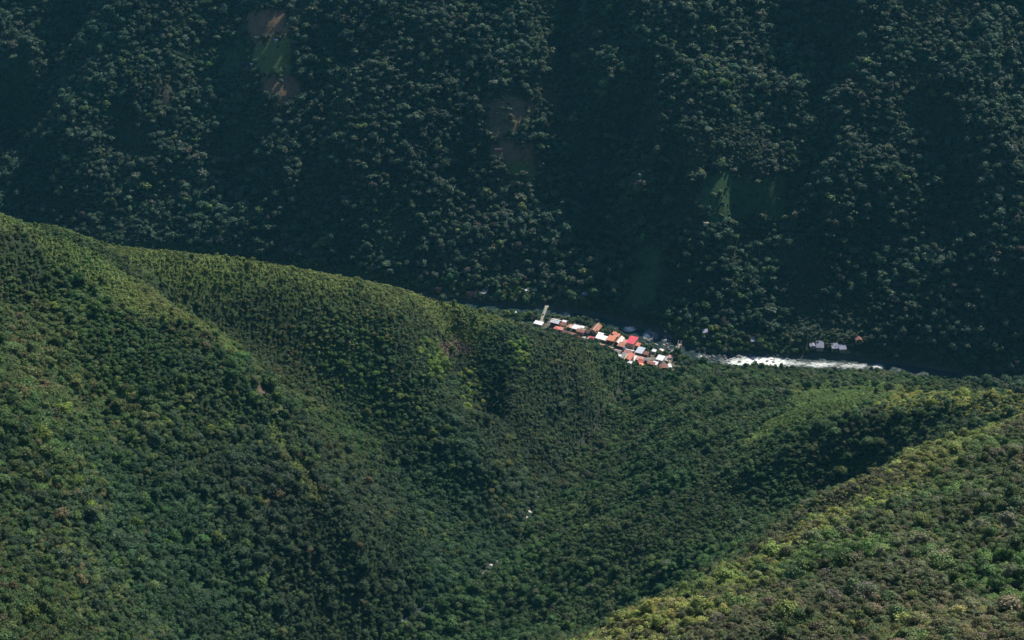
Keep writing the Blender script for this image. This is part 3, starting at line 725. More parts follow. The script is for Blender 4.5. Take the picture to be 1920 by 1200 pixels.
def plaster(name, col):
    m = mat(name, col, .9, .1); n = m.node_tree.nodes; l = m.node_tree.links
    tc = n.new('ShaderNodeTexCoord'); ns = n.new('ShaderNodeTexNoise'); ns.inputs['Scale'].default_value = 1.3; ns.inputs['Detail'].default_value = 6; l.new(tc.outputs['Object'], ns.inputs['Vector'])
    mx = n.new('ShaderNodeMix'); mx.data_type = 'RGBA'; mx.inputs[6].default_value = tuple(c * .6 for c in col) + (1,); mx.inputs[7].default_value = tuple(min(1, c * 1.15) for c in col) + (1,)
    l.new(ns.outputs[0], mx.inputs[0]); l.new(mx.outputs[2], n['Principled BSDF'].inputs['Base Color'])
    return m
RC = {'dim': metal_roof('dull_lilac_sheet', (.24, .25, .34)), 'white': metal_roof('white_sheet', (.72, .74, .78)), 'blue': metal_roof('bluish_sheet', (.50, .56, .66)), 'orange': metal_roof('orange_sheet', (.62, .25, .16), .2), 'salmon': metal_roof('salmon_sheet', (.64, .22, .17), .1),
      'pink': metal_roof('pink_red_sheet', (.62, .10, .14)), 'brown': metal_roof('brown_sheet', (.20, .105, .085), .3), 'rust': metal_roof('rusty_sheet', (.42, .20, .16), .5), 'grey': metal_roof('grey_sheet', (.27, .27, .28), .2),
      'dark': metal_roof('dark_sheet', (.10, .09, .095), .2), 'beige': metal_roof('beige_sheet', (.46, .38, .30), .2), 'rosy': metal_roof('rosy_sheet', (.55, .28, .26), .2), 'cream': metal_roof('cream_sheet', (.78, .74, .66))}
WC = {'beige': plaster('beige_plaster', (.52, .36, .27)), 'dark': plaster('dark_boards', (.12, .09, .075)), 'white': plaster('white_plaster', (.6, .58, .55)), 'brick': plaster('brick', (.36, .17, .11)), 'grey': plaster('grey_block', (.28, .27, .26)), 'wood': plaster('wood_boards', (.2, .13, .09))}
M_GLASS = mat('window_glass', (.02, .025, .03), .15, .5); M_DOOR = mat('door_wood', (.10, .055, .035), .7, .2); M_FRAME = mat('window_frame', (.5, .47, .42), .7, .2)
YAW = R(-26)
def boxes(bs):
    v, f = [], []
    for (x0, x1, y0, y1, z0, z1) in bs:
        n = len(v); v += [(x0, y0, z0), (x1, y0, z0), (x1, y1, z0), (x0, y1, z0), (x0, y0, z1), (x1, y0, z1), (x1, y1, z1), (x0, y1, z1)]
        f += [[n + q for q in t] for t in ((3, 2, 1, 0), (4, 5, 6, 7), (0, 1, 5, 4), (1, 2, 6, 5), (2, 3, 7, 6), (3, 0, 4, 7))]
    return v, f
def slab(corners, th=.12):
    """a sheet of thickness th under four corners"""
    a = [Vector(c) for c in corners]; n = (a[1] - a[0]).cross(a[2] - a[1]).normalized()
    if n.z < 0: n = -n
    return [tuple(p) for p in a] + [tuple(p - n * th) for p in a], [(0, 1, 2, 3), (7, 6, 5, 4), (0, 4, 5, 1), (1, 5, 6, 2), (2, 6, 7, 3), (3, 7, 4, 0)]
def merge(parts):
    v, f = [], []
    for a, b in parts:
        n = len(v); v += list(a); f += [[q + n for q in t] for t in b]
    return v, f
def house(name, label, cat, u, v, L, W, H, roof='gx', rc='white', wc='beige', yaw=0, rise=None, group=None, rc2=None, wins=True, P=None):
    rise = (.22 if roof in ('gx', 'gy', 'hip') else .14) * (W if roof in ('gx', 'hip', 'shed') else L) if rise is None else rise
    p = hit(u, v, H + rise * .6) if P is None else np.array(P)
    z0 = float(hgt(p[0], p[1])) - .1
    t = bpy.data.objects.new(name, None); C.objects.link(t); t.location = (p[0], p[1], z0); t.rotation_euler = (0, 0, YAW + R(yaw)); tag(t, label, cat, group)
    a, b = L / 2, W / 2; ov = .45; dn = -2.0
    # walls with gable tops
    if roof == 'gx': top = [((-a, -b, H), (-a, b, H), (-a, 0, H + rise)), ((a, -b, H), (a, b, H), (a, 0, H + rise))]
    elif roof == 'gy': top = [((-a, -b, H), (a, -b, H), (0, -b, H + rise)), ((-a, b, H), (a, b, H), (0, b, H + rise))]
    else: top = []
    wv = [(-a, -b, dn), (a, -b, dn), (a, b, dn), (-a, b, dn), (-a, -b, H), (a, -b, H), (a, b, H), (-a, b, H)]; wf = [(0, 1, 5, 4), (1, 2, 6, 5), (2, 3, 7, 6), (3, 0, 4, 7), (4, 5, 6, 7)]
    if roof == 'shed':
        wv[6] = (a, b, H + rise); wv[7] = (-a, b, H + rise)
    for tr in top:
        n = len(wv); wv += list(tr); wf.append((n, n + 1, n + 2))
    mesh_obj('wall', wv, wf, WC[wc], t)
    g = .06
    if roof == 'gx':
        k = rise / b; e = b + ov; z1 = H + rise + g; z2 = z1 - k * e
        s1 = slab([(-a - ov, -e, z2), (a + ov, -e, z2), (a + ov, 0, z1), (-a - ov, 0, z1)]); s2 = slab([(-a - ov, 0, z1 + .004), (a + ov, 0, z1 + .004), (a + ov, e, z2), (-a - ov, e, z2)])
    elif roof == 'gy':
        k = rise / a; e = a + ov; z1 = H + rise + g; z2 = z1 - k * e
        s1 = slab([(-e, -b - ov, z2), (0, -b - ov, z1), (0, b + ov, z1), (-e, b + ov, z2)]); s2 = slab([(0, -b - ov, z1 + .004), (e, -b - ov, z2), (e, b + ov, z2), (0, b + ov, z1 + .004)])
    elif roof == 'shed':
        k = rise / (2 * b); s1 = slab([(-a - ov, -b - ov, H + g - k * ov), (a + ov, -b - ov, H + g - k * ov), (a + ov, b + ov, H + rise + g + k * ov), (-a - ov, b + ov, H + rise + g + k * ov)]); s2 = None
    elif roof == 'hip':
        e = ov; q = max(.2, a - b); z1 = H + rise + g; hv = [(-a - e, -b - e, H), (a + e, -b - e, H), (a + e, b + e, H), (-a - e, b + e, H), (-q, 0, z1), (q, 0, z1)]
        s1 = (hv, [(0, 1, 5, 4), (1, 2, 5), (2, 3, 4, 5), (3, 0, 4), (3, 2, 1, 0)]); s2 = None
    elif roof == 'barrel':
        n = 9; hv = []
        for yy in (-b - ov, b + ov):
            for i in range(n):
                w = math.pi * i / (n - 1); hv.append((-math.cos(w) * (a + .2), yy, H + math.sin(w) * rise))
        s1 = (hv, [(i, i + 1, n + i + 1, n + i) for i in range(n - 1)] + [tuple(range(n - 1, -1, -1)), tuple(range(n, 2 * n))]); s2 = None
    if s2 is None: mesh_obj('roof', s1[0], s1[1], RC[rc], t)
    elif rc2: mesh_obj('roof', s1[0], s1[1], RC[rc], t); o2 = mesh_obj('roof', s2[0], s2[1], RC[rc2], t)
    else:
        mv, mf = merge([s1, s2]); mesh_obj('roof', mv, mf, RC[rc], t)
    if roof in ('gx', 'gy') and L * W > 30:
        if roof == 'gx': cv_, cf_ = boxes([(-a - ov, a + ov, -.18, .18, H + rise + g - .03, H + rise + g + .07)])
        else: cv_, cf_ = boxes([(-.18, .18, -b - ov, b + ov, H + rise + g - .03, H + rise + g + .07)])
        mesh_obj('ridge_cap', cv_, cf_, RC['cream' if rc != 'white' else 'grey'], t)
    if wins and min(L, W) > 3.2:
        # door and windows on the two faces towards the valley side one looks from
        mesh_obj('door', *boxes([(-a * .5 - .45, -a * .5 + .45, -b - .06, -b + .01, 0.02, 2.05)]), M_DOOR, t)
        st = max(1, int(H // 2.7))
        for s_ in range(st):
            zc = 1.5 + s_ * 2.7
            for xx in ((.15, .6) if L > 5 else (.4,)):
                w_ = mesh_obj('window', *boxes([(a * xx - .55, a * xx + .55, -b - .07, -b + .01, zc - .5, zc + .6)]), M_FRAME, t)
                mesh_obj('pane', *boxes([(a * xx - .45, a * xx + .45, -b - .1, -b - .071, zc - .4, zc + .5)]), M_GLASS, w_)
            for yy in ((-.5, .4) if W > 6 else (0,)):
                w_ = mesh_obj('window', *boxes([(a - .01, a + .07, b * yy - .55, b * yy + .55, zc - .5, zc + .6)]), M_FRAME, t)
                mesh_obj('pane', *boxes([(a + .071, a + .1, b * yy - .45, b * yy + .45, zc - .4, zc + .5)]), M_GLASS, w_)
    return t
H_ = [
 ('low_house', 'low white-roofed house with a beige end wall below the left footbridge', 'house', 1010, 606, 8, 4.5, 2.8, 'shed', 'white', 'beige'),
 ('two_storey_house', 'two-storey house with a big white sheet roof and dark front near the left footbridge', 'house', 1042, 600.5, 8.2, 6.5, 5.2, 'gx', 'white', 'dark'),
 ('shack', 'small white-roofed shack behind the two-storey white-roofed house', 'shack', 1058, 602.5, 3.4, 2.8, 2.6, 'shed', 'white', 'dark'),
 ('house', 'brown-roofed house right of the two-storey white-roofed house', 'house', 1055, 607.5, 6, 4.5, 3.4, 'shed', 'brown', 'beige'),
 ('house', 'small bright orange-roofed house at the forest edge in the upper village', 'house', 1045, 615, 5.2, 4.6, 3, 'hip', 'salmon', 'beige'),
 ('porch', 'pale pinkish lean-to roof on the right of the small orange-roofed house', 'shed', 1052, 617, 3.4, 3.6, 2.4, 'shed', 'rosy', 'white'),
 ('shack', 'brown shack at the forest edge right of the small orange house', 'shack', 1060, 621.5, 4.6, 3.6, 2.6, 'gx', 'brown', 'wood'),
 ('shed', 'narrow brown and white striped shed in the upper village', 'shed', 1068.5, 611.5, 4, 5, 2.6, 'gy', 'rust', 'dark', 0, .5, None, 'beige'),
 ('house', 'white-roofed house with a dark wall in the middle of the upper village', 'house', 1081, 613.5, 7, 5.6, 3.6, 'shed', 'white', 'dark'),
 ('house', 'reddish brown tin-roofed house beside the white-roofed middle house', 'house', 1090, 618.5, 7, 6, 3.4, 'gx', 'rust', 'beige', 0, 1.1, None, 'brown'),
 ('shed', 'tiny white-roofed shed behind the reddish tin-roofed house', 'shed', 1092, 614, 3, 2.4, 3.4, 'shed', 'white', 'white'),
 ('barn', 'dark grey shed between the reddish tin roof and the long gabled hall', 'shed', 1101, 621, 5.5, 5, 2.8, 'gx', 'dark', 'dark'),
 ('hall', 'long hall with a brown gabled roof and pale ridge by the river trees', 'hall', 1117, 614, 7, 13, 3.6, 'gy', 'brown', 'beige', 0, 2.2, None, 'rust'),
 ('shack', 'little orange-tiled shack at the forest edge below the upper village', 'shack', 1074, 625.5, 4, 3, 2.5, 'gx', 'rust', 'beige'),
 ('stall', 'small pink-red roofed stall on the pale yard below the long hall', 'stall', 1108.5, 634, 4, 3, 2.6, 'shed', 'pink', 'beige'),
 ('house', 'orange-roofed house with overhanging eaves between the white tents and the striped hall', 'house', 1146.5, 635, 6.6, 7, 3.6, 'shed', 'orange', 'brick'),
 ('annex', 'pale pink-roofed annex behind the orange-roofed house', 'shed', 1153, 631, 3.4, 3.4, 3.8, 'shed', 'rosy', 'beige'),
 ('tower_room', 'small orange roof-top room nearest the river behind the orange house', 'shed', 1152.5, 625.5, 3.2, 3, 4.6, 'shed', 'orange', 'brick'),
 ('hut', 'ochre hut right of the small orange roof-top room', 'hut', 1158.5, 628, 3, 4, 3.8, 'shed', 'orange', 'beige'),
 ('hall', 'striped hall with one brown roof slope and one coloured cream for sun glare', 'hall', 1161, 637, 5.4, 11.5, 3.6, 'gy', 'brown', 'dark', 0, 1.6, None, 'cream'),  # glare on the right slope is put into its sheet colour
 ('lean_to', 'narrow white lean-to on the right of the striped hall', 'shed', 1166, 640, 2.6, 6, 3, 'shed', 'white', 'white'),
 ('house', 'flat brown-roofed house between the striped hall and the pink-roofed house', 'house', 1165.5, 647, 6, 6, 3.2, 'shed', 'rust', 'dark'),
 ('annex', 'rosy-roofed annex joined to the left side of the pink-roofed house', 'shed', 1171.5, 641.5, 4, 6, 3.4, 'shed', 'rosy', 'beige'),
 ('pink_roofed_house', 'tall three-storey house with a bright pink-red roof and beige side wall', 'house', 1185.5, 637.5, 7, 11, 8.2, 'shed', 'pink', 'beige', 0, 1.2),
 ('annex', 'small orange-roofed annex behind the tall pink-roofed house', 'shed', 1196.5, 645.5, 3.6, 4, 4.2, 'shed', 'salmon', 'beige'),
 ('house', 'house with one rosy and one white roof slope in front of the tall pink-roofed house', 'house', 1179.5, 657.5, 7.4, 6.4, 3.2, 'gx', 'rosy', 'brick', 0, 1.4, None, 'white'),
 ('house', 'rosy tin-roofed house at the forest edge below the dark street', 'house', 1142, 651.5, 6.6, 5.4, 3, 'gx', 'rust', 'beige'),
 ('shack', 'pinkish shack left of the rosy tin-roofed house at the forest edge', 'shack', 1129.5, 646.5, 5.4, 3.4, 2.7, 'gx', 'rosy', 'beige'),
 ('house', 'grey-brown roofed house at the forest edge left of the striped sheds', 'house', 1158.5, 657.5, 5.6, 5.6, 3, 'gx', 'grey', 'wood', 0, 1.0, None, 'brown'),
 ('shed', 'narrow pale grey shed, left one of the pair beside the salmon-roofed house', 'shed', 1167.5, 666.5, 2.8, 8, 2.8, 'shed', 'grey', 'white'),
 ('shed', 'narrow beige shed touching the left side of the salmon-roofed house', 'shed', 1172.5, 668.5, 2.8, 8, 2.9, 'shed', 'beige', 'white'),
 ('house', 'bright salmon-orange roofed house in the lower row of the village', 'house', 1180.5, 668.5, 4.6, 9.6, 3.4, 'shed', 'salmon', 'beige'),
 ('house', 'white-roofed house right of the bright salmon-orange roof', 'house', 1187.5, 671, 4, 7, 3.2, 'shed', 'white', 'white'),
 ('shed', 'tiny whitewashed shed in the trees below the salmon-roofed house', 'shed', 1181, 680, 3.2, 2.6, 2.4, 'shed', 'white', 'white'),
 ('shed', 'tiny white shed at the forest edge left of the striped sheds', 'shed', 1161.5, 666.5, 3, 2.6, 2.4, 'shed', 'white', 'white'),
 ('house', 'pink-striped roofed house in the lower row right of the white roof', 'house', 1197, 671.5, 8, 5.2, 3.2, 'shed', 'rosy', 'dark'),
 ('house', 'reddish roofed house between the pink-striped and the grey roof', 'house', 1203.5, 675, 5, 5, 3, 'gx', 'rust', 'beige'),
 ('stall', 'small red-roofed stall above the orange awning', 'stall', 1201.5, 678.5, 3.4, 3, 2.6, 'shed', 'pink', 'beige'),
 ('house', 'tall house with a large bluish white roof and dark front below the pink-roofed house', 'house', 1200.5, 656.5, 6, 8.4, 5.2, 'shed', 'blue', 'dark'),
 ('house', 'brown-roofed house right of the large bluish white roof', 'house', 1210, 662, 5.6, 4, 3.6, 'shed', 'brown', 'beige'),
 ('shed', 'grey sheet-roofed shed in the lower row left of the red and striped roof', 'shed', 1214, 674.5, 6.4, 4, 2.8, 'gx', 'grey', 'grey'),
 ('house', 'low house with a plain red roof at the lower edge of the village', 'house', 1221, 679.5, 6.4, 4.4, 3, 'gx', 'rust', 'beige'),
 ('shed', 'white and grey striped shed joined to the low red-roofed house', 'shed', 1228.5, 682.5, 4, 4, 2.8, 'shed', 'white', 'beige'),
 ('house', 'bright white square-roofed house on the concrete yard', 'house', 1238.5, 671.5, 6, 6.4, 3.4, 'shed', 'white', 'white'),
 ('kiosk', 'mauve-roofed kiosk on the concrete yard near the right footbridge', 'kiosk', 1257, 669, 3.2, 3, 3, 'shed', 'rosy', 'grey'),
 ('kiosk', 'brown-roofed kiosk beside the railing of the right footbridge', 'kiosk', 1264, 668.5, 4, 3, 2.6, 'shed', 'brown', 'wood'),
 ('hut', 'white garden hut among pale plants above the concrete yard', 'hut', 1226.5, 658.5, 3.2, 2.8, 2.4, 'shed', 'white', 'white'),
 ('hut', 'cream garden hut behind the round bush above the concrete yard', 'hut', 1240.5, 656.5, 3.4, 2.6, 2.4, 'shed', 'cream', 'white'),
 ('round_roofed_hall', 'hall with a rounded brown roof at the lower right end of the village', 'hall', 1245, 688, 9.5, 6.5, 3.2, 'barrel', 'brown', 'beige', 30, 1.8),
 ('annex', 'bright white annex on the right end of the round brown roof', 'shed', 1255.5, 687, 3.4, 5, 3.6, 'barrel', 'white', 'white', 30, 1.2),
 # across the river
 ('cabin', 'lone bluish white-roofed cabin on the dark far bank above the rapids', 'cabin', 1413, 636.5, 5.4, 6, 2.2, 'shed', 'dim', 'grey', 33, 2),
 ('cabin', 'slanted blue-roofed cabin half hidden by the tall trees of the far bank', 'cabin', 1322, 621, 4.6, 5, 4, 'shed', 'dim', 'grey', 33),
 ('cabin', 'pale cabin, leftmost of the row of four on the far bank above the rapids', 'cabin', 1524, 646, 5, 5, 2.2, 'gy', 'dim', 'grey', 28),
 ('cabin', 'pale peaked cabin, second of the row of four on the far bank', 'cabin', 1537.5, 646, 6.4, 6.4, 2.4, 'shed', 'dim', 'grey', 20, 2.6),
 ('cabin', 'lilac-roofed cabin, third of the row of four on the far bank', 'cabin', 1565, 650.5, 6, 5.4, 2.2, 'shed', 'dim', 'grey', 33, 1.9),
 ('cabin', 'lilac-roofed cabin, rightmost of the row of four on the far bank', 'cabin', 1579.5, 650.5, 6, 5.4, 2.2, 'shed', 'dim', 'grey', 33, 1.9),
 ('cabin', 'dark red hut alone on the dark far bank right of the row of cabins', 'hut', 1609.5, 637, 5.5, 5, 3, 'gy', 'brown', 'brick', 33),
 ('cabin', 'reddish cabin among trees at the left end of the far bank', 'cabin', 822, 540, 5, 4, 2.6, 'gx', 'rust', 'brick', 20),
 ('cabin', 'brownish wide-roofed cabin among the far bank trees, left of its two neighbours', 'cabin', 881, 549.5, 6, 6, 3, 'gx', 'brown', 'wood', 20),
 ('cabin', 'narrow brown-roofed cabin between two others among the far bank trees', 'cabin', 893, 548, 3.4, 6, 3, 'gy', 'brown', 'beige', 0),
 ('cabin', 'grey-lilac roofed cabin beside the small yellow field of the far bank', 'cabin', 908, 546.5, 4.6, 7, 3, 'shed', 'grey', 'brick', 0),
 ('hut', 'tiny white hut between the trees of the far bank', 'hut', 945, 547, 2, 2.2, 2.4, 'shed', 'white', 'white', 20),
 ('cabin', 'white-roofed cabin among trees on the far bank across from the left footbridge', 'cabin', 984, 545.5, 4, 3.4, 3, 'shed', 'blue', 'grey', 45),
 ('cabin', 'dark grey roofed cabin right of the white-roofed one on the far bank', 'cabin', 998, 544.5, 8, 4.6, 3, 'shed', 'grey', 'wood', 33),
 ('cabin', 'grey-blue roofed cabin between two large green trees on the far bank', 'cabin', 1096, 551, 4.4, 5, 3, 'gy', 'dim', 'grey', 20),
 ('hut', 'orange-brown hut high on the dark slope at the right edge of the photo', 'hut', 1907, 676.5, 3.6, 3, 2.4, 'gx', 'rust', 'wood', 33),
 ('hut', 'white hut by the upper field high on the dark mountainside', 'hut', 517, 74, 3.2, 2.6, 2.4, 'shed', 'dim', 'grey', 33),
 ('hut', 'tiny white hut at the lower left corner of the green mountainside field', 'hut', 471.5, 120, 2, 1.8, 2.2, 'shed', 'blue', 'grey', 33),
 ('hut', 'tiny pale hut at the upper left edge of the brown mountainside field', 'hut', 457, 47, 2.6, 2, 2.4, 'shed', 'grey', 'white', 33),
 ('cabin', 'pale-walled cabin at the top of the tree island on the far slope', 'cabin', 1323, 421, 4, 2.4, 2.4, 'shed', 'beige', 'white', 33),
 ('hut', 'long low pinkish shelter on the small lower clearing of the mountainside', 'shelter', 935, 282, 7, 1.8, 1.4, 'shed', 'rosy', 'wood', 40),
 ('hut', 'white shack behind the end of the left hillside crest near the river', 'shack', 969, 587.5, 3.4, 2.6, 2.4, 'shed', 'white', 'white'),
]
for q in H_: house(*q)

# street, yard and walls of the village
M_DIRT = plaster('packed_dirt', (.15, .135, .115)); M_CONC = plaster('concrete', (.34, .33, .31)); M_STONE = plaster('stone_wall', (.40, .38, .32)); M_STEEL = mat('painted_steel', (.5, .55, .55), .5, .4); M_WOOD = WC['wood']
st_ = np.array([hit(a, b) for a, b in ((1066, 622), (1100, 628), (1124, 640), (1150, 650), (1172, 657), (1196, 664), (1216, 671), (1240, 680), (1254, 685))])
street, _ = ribbon('street', st_, np.full(len(st_), 2.0), 3, M_DIRT, lambda x, y, z: hgt(x, y) + .06, 4)
def ground_patch(name, uv, m, lift, th=.25):
    P = np.array([hit(a, b) for a, b in uv]); n = len(P)
    z = float(P[:, 2].max()) + lift
    v = [(p[0], p[1], z) for p in P] + [(p[0], p[1], z - th - 1.2) for p in P]
    f = [tuple(range(n)), tuple(range(2 * n - 1, n - 1, -1))] + [(i, i + n, (i + 1) % n + n, (i + 1) % n) for i in range(n)]
    o = mesh_obj(name, v, f, m)
    bm = bmesh.new(); bm.from_mesh(o.data); bmesh.ops.recalc_face_normals(bm, faces=bm.faces); bm.to_mesh(o.data); bm.free()
    o['kind'] = 'structure'; return o, z
yard, yz = ground_patch('yard', [(1222, 671), (1232, 667), (1246, 668), (1262, 667), (1264, 673), (1257, 681), (1246, 678.5), (1232, 675)], M_CONC, .12)
yard2, _ = ground_patch('yard', [(1090, 632), (1100, 631), (1116, 634), (1122, 637), (1114, 641), (1104, 639)], M_CONC, .1)
def wall_run(name, label, cat, uv, h, th, m):
    P = np.array([hit(a, b) for a, b in uv]); Q = resample(P, 2.0); v, f = [], []
    t = np.gradient(Q[:, :2], axis=0); t /= np.linalg.norm(t, axis=1, keepdims=True)
    for q, d in zip(Q, t):
        z = float(hgt(q[0], q[1])); nx_, ny_ = -d[1] * th / 2, d[0] * th / 2
        v += [(q[0] + nx_, q[1] + ny_, z - 1.5), (q[0] - nx_, q[1] - ny_, z - 1.5), (q[0] - nx_, q[1] - ny_, z + h), (q[0] + nx_, q[1] + ny_, z + h)]
    for i in range(len(Q) - 1):
        for k in range(4): f.append((4 * i + k, 4 * i + (k + 1) % 4, 4 * i + 4 + (k + 1) % 4, 4 * i + 4 + k))
    f += [(3, 2, 1, 0), tuple(4 * (len(Q) - 1) + k for k in range(4))]
    return tag(mesh_obj(name, v, f, m), label, cat)
wall_run('river_wall', 'curved pale stone retaining wall between the garden and the dark river', 'wall', [(1228, 647.5), (1233, 650), (1239, 652), (1246, 651.5), (1250, 649.5)], 1.6, .8, M_STONE)
wall_run('garden_wall', 'low pale wall running from the concrete yard up to the river garden', 'wall', [(1246, 664), (1250, 662), (1254, 659)], 1.0, .5, M_STONE)
# two white canopies
def canopy(label, u, v, L, W, H, m, name='canopy', yaw=0, group=None):
    p = hit(u, v, H + .4); z0 = float(hgt(p[0], p[1])); t = bpy.data.objects.new(name, None); C.objects.link(t); t.location = (p[0], p[1], z0); t.rotation_euler = (0, 0, YAW + R(yaw)); tag(t, label, name, group)
    n, k = 12, 5; vv, ff = [], []
    for i in range(n + 1):
        for j in range(k + 1):
            a, b = i / n * 2 - 1, j / k * 2 - 1
            vv.append((a * L / 2, b * W / 2, H + 1.1 * (1 - abs(b) ** 1.6) * (.75 + .25 * math.cos(a * 6)) - .1 * abs(a)))
    for i in range(n):
        for j in range(k): q = i * (k + 1) + j; ff.append((q, q + k + 1, q + k + 2, q + 1))
    nb_ = len(vv); vv += [(x, y, z - .05) for x, y, z in vv]; ff += [tuple(nb_ + q for q in reversed(f)) for f in ff]
    mesh_obj('cover', vv, ff, m, t)
    for sx in (-1, 1):
        for sy in (-1, 1): mesh_obj('post', *boxes([(sx * L * .48 - .06, sx * L * .48 + .06, sy * W * .47 - .06, sy * W * .47 + .06, -.6, H - .02)]), M_STEEL, t)
    return t
M_TENT = mat('white_canvas', (.82, .82, .82), .8, .2); M_AWN = mat('orange_canvas', (.80, .42, .24), .8, .2)
canopy('large bright white canopy left of the orange-roofed house', 1128.5, 633, 10.5, 7.5, 3.4, M_TENT)
canopy('smaller bright white canopy behind the large white one', 1127, 625.5, 6, 4, 3.2, M_TENT)
canopy('pale orange awning at the forest edge of the lower row', 1202.5, 682.5, 5.4, 3.4, 2.4, M_AWN, 'awning')
def tank(label, u, v, r_, h_, m):
    p = hit(u, v, h_); z0 = float(hgt(p[0], p[1])); t = bpy.data.objects.new('water_tank', None); C.objects.link(t); t.location = (p[0], p[1], z0); tag(t, label, 'water tank', 'white water tanks')
    n = 14; prof = [(r_, -.3), (r_, h_ * .85), (r_ * .8, h_ * .95), (r_ * .3, h_)]; vv, ff = [], []
    for q, z in prof:
        for i in range(n): w = 2 * math.pi * i / n; vv.append((q * math.cos(w), q * math.sin(w), z))
    for g in range(3):
        for i in range(n): ff.append((g * n + i, g * n + (i + 1) % n, g * n + n + (i + 1) % n, g * n + n + i))
    ff.append(tuple(3 * n + i for i in range(n))); mesh_obj('body', vv, ff, m, t)
    lid = []; 
    for z in (h_ + .005, h_ + .14):
        for i in range(n): w = 2 * math.pi * i / n; lid.append((r_ * .26 * math.cos(w), r_ * .26 * math.sin(w), z))
    mesh_obj('lid', lid, [(i, (i + 1) % n, n + (i + 1) % n, n + i) for i in range(n)] + [tuple(range(n, 2 * n)), tuple(range(n - 1, -1, -1))], M_STEEL, t)
M_TANK = mat('white_tank', (.74, .80, .80), .5, .3)
tank('left one of two round white water tanks on the street below the pink-roofed house', 1169, 652, 1.1, 2.2, M_TANK)
tank('right and larger one of two round white water tanks below the pink-roofed house', 1172.5, 651, 1.6, 2.4, M_TANK)
# two footbridges
def footbridge(label, a_, b_, ha, hb, sag, width, deckm, tower):
    A = hit(*a_); B = hit(*b_); A = np.array([A[0], A[1], float(hgt(A[0], A[1])) + ha]); B = np.array([B[0], B[1], max(0, float(hgt(B[0], B[1]))) + hb])
    t = bpy.data.objects.new('footbridge', None); C.objects.link(t); t.location = A; tag(t, label, 'footbridge')
    d = B - A; Ln = math.hypot(d[0], d[1]); ax = d[:2] / Ln; t.rotation_euler = (0, 0, math.atan2(ax[1], ax[0])); dz = d[2]
    n = 24; zz = lambda x: dz * x / Ln - sag * 4 * (x / Ln) * (1 - x / Ln)
    def strip(y0, y1, f0, f1):
        vv, ff = [], []
        for i in range(n + 1):
            x = Ln * i / n; vv += [(x, y0, zz(x) + f0(x)), (x, y1, zz(x) + f0(x)), (x, y1, zz(x) + f1(x)), (x, y0, zz(x) + f1(x))]
        for i in range(n):
            for k in range(4): ff.append((4 * i + k, 4 * i + (k + 1) % 4, 4 * i + 4 + (k + 1) % 4, 4 * i + 4 + k))
        ff += [(3, 2, 1, 0), tuple(4 * n + k for k in range(4))]; return vv, ff
    mesh_obj('deck', *strip(-width / 2, width / 2, lambda x: -.15, lambda x: 0), deckm, t)
    for sy in (-1, 1):
        y = sy * width / 2; cb = lambda x: 1.0 + 3.2 * (2 * x / Ln - 1) ** 2 if tower else 1.05
        mesh_obj('cable' if tower else 'handrail', *strip(y - .05 + sy * .08, y + .05 + sy * .08, lambda x: cb(x), lambda x: cb(x) + .1), M_STEEL, t)
        m_ = []
        for i in range(1, n): x = Ln * i / n; m_.append((x - .03, x + .03, y - .03 + sy * .08, y + .03 + sy * .08, zz(x) - .1, zz(x) + cb(x)))
        mesh_obj('railing', *boxes(m_), M_STEEL, t)
        if tower:
            for x in (0, Ln): mesh_obj('tower_post', *boxes([(x - .2, x + .2, y - .2 + sy * .35, y + .2 + sy * .35, zz(x) - 3, zz(x) + 4.4)]), M_CONC, t)
    for x in (-.6, Ln + .6): mesh_obj('abutment', *boxes([(x - .9, x + .9, -width / 2 - .6, width / 2 + .6, zz(min(max(x, 0), Ln)) - 4, zz(min(max(x, 0), Ln)) - .17)]), M_STONE, t)
    return t
footbridge('long pale footbridge crossing the dark river at the upper end of the village', (1015, 604), (1025, 584), 2.0, 3.0, .4, 2.4, plaster('pale_planks', (.24, .225, .19)), False)
footbridge('footbridge with brown deck and pale railings at the lower end of the village', (1256, 684), (1274, 658), 1.5, 4, .3, 2.2, plaster('brown_planks', (.25, .18, .14)), True)

# ------------------------------------------------------------------ trees that stand on their own
def split_tree(seed, **kw):
    v, f, c, cs = crown_arrays(seed, **kw); tv, tf = trunk_arrays(seed, cs)
    return to_mesh('crown', v, f, c, (M_LEAF,)), to_mesh('trunk', tv, tf, None, (M_BARK,))
KINDS = [split_tree(200 + i, nleaf=1300, leaf=0.095, nblob=[9, 12, 15, 8, 11, 14][i], flat=[.8, .95, .7, 1.1, .6, .8][i], zc=[1.0, 1.25, .95, 1.5, .8, 1.1][i], spread=[.6, .62, .72, .5, .72, .65][i], blob=(.26, .5)) for i in range(6)]
TALL = [split_tree(260 + i, nleaf=900, leaf=0.13, nblob=[8, 11, 9][i], flat=[1.2, 1.5, 1.0][i], zc=[1.9, 2.2, 1.7][i], spread=[.5, .5, .6][i], blob=(.26, .46)) for i in range(3)]
BARE = [split_tree(280 + i, nleaf=420, leaf=0.055, nblob=14, flat=.9, zc=1.2, spread=.72, blob=(.22, .36), core=.12) for i in range(2)]
def plant(name, label, cat, group, P, sc_, rot, tint, kind):
    t = bpy.data.objects.new(name, None); C.objects.link(t); t.location = P; t.scale = sc_; t.rotation_euler = rot; tag(t, label, cat, group)
    for nm, me in zip(('crown', 'trunk'), kind):
        o = bpy.data.objects.new(nm, me); C.objects.link(o); o.parent = t; o['tint'] = [float(c) for c in tint]
    return t
TN = SINGLE.tint; sat = TN[:, 0] / TN[:, 2]
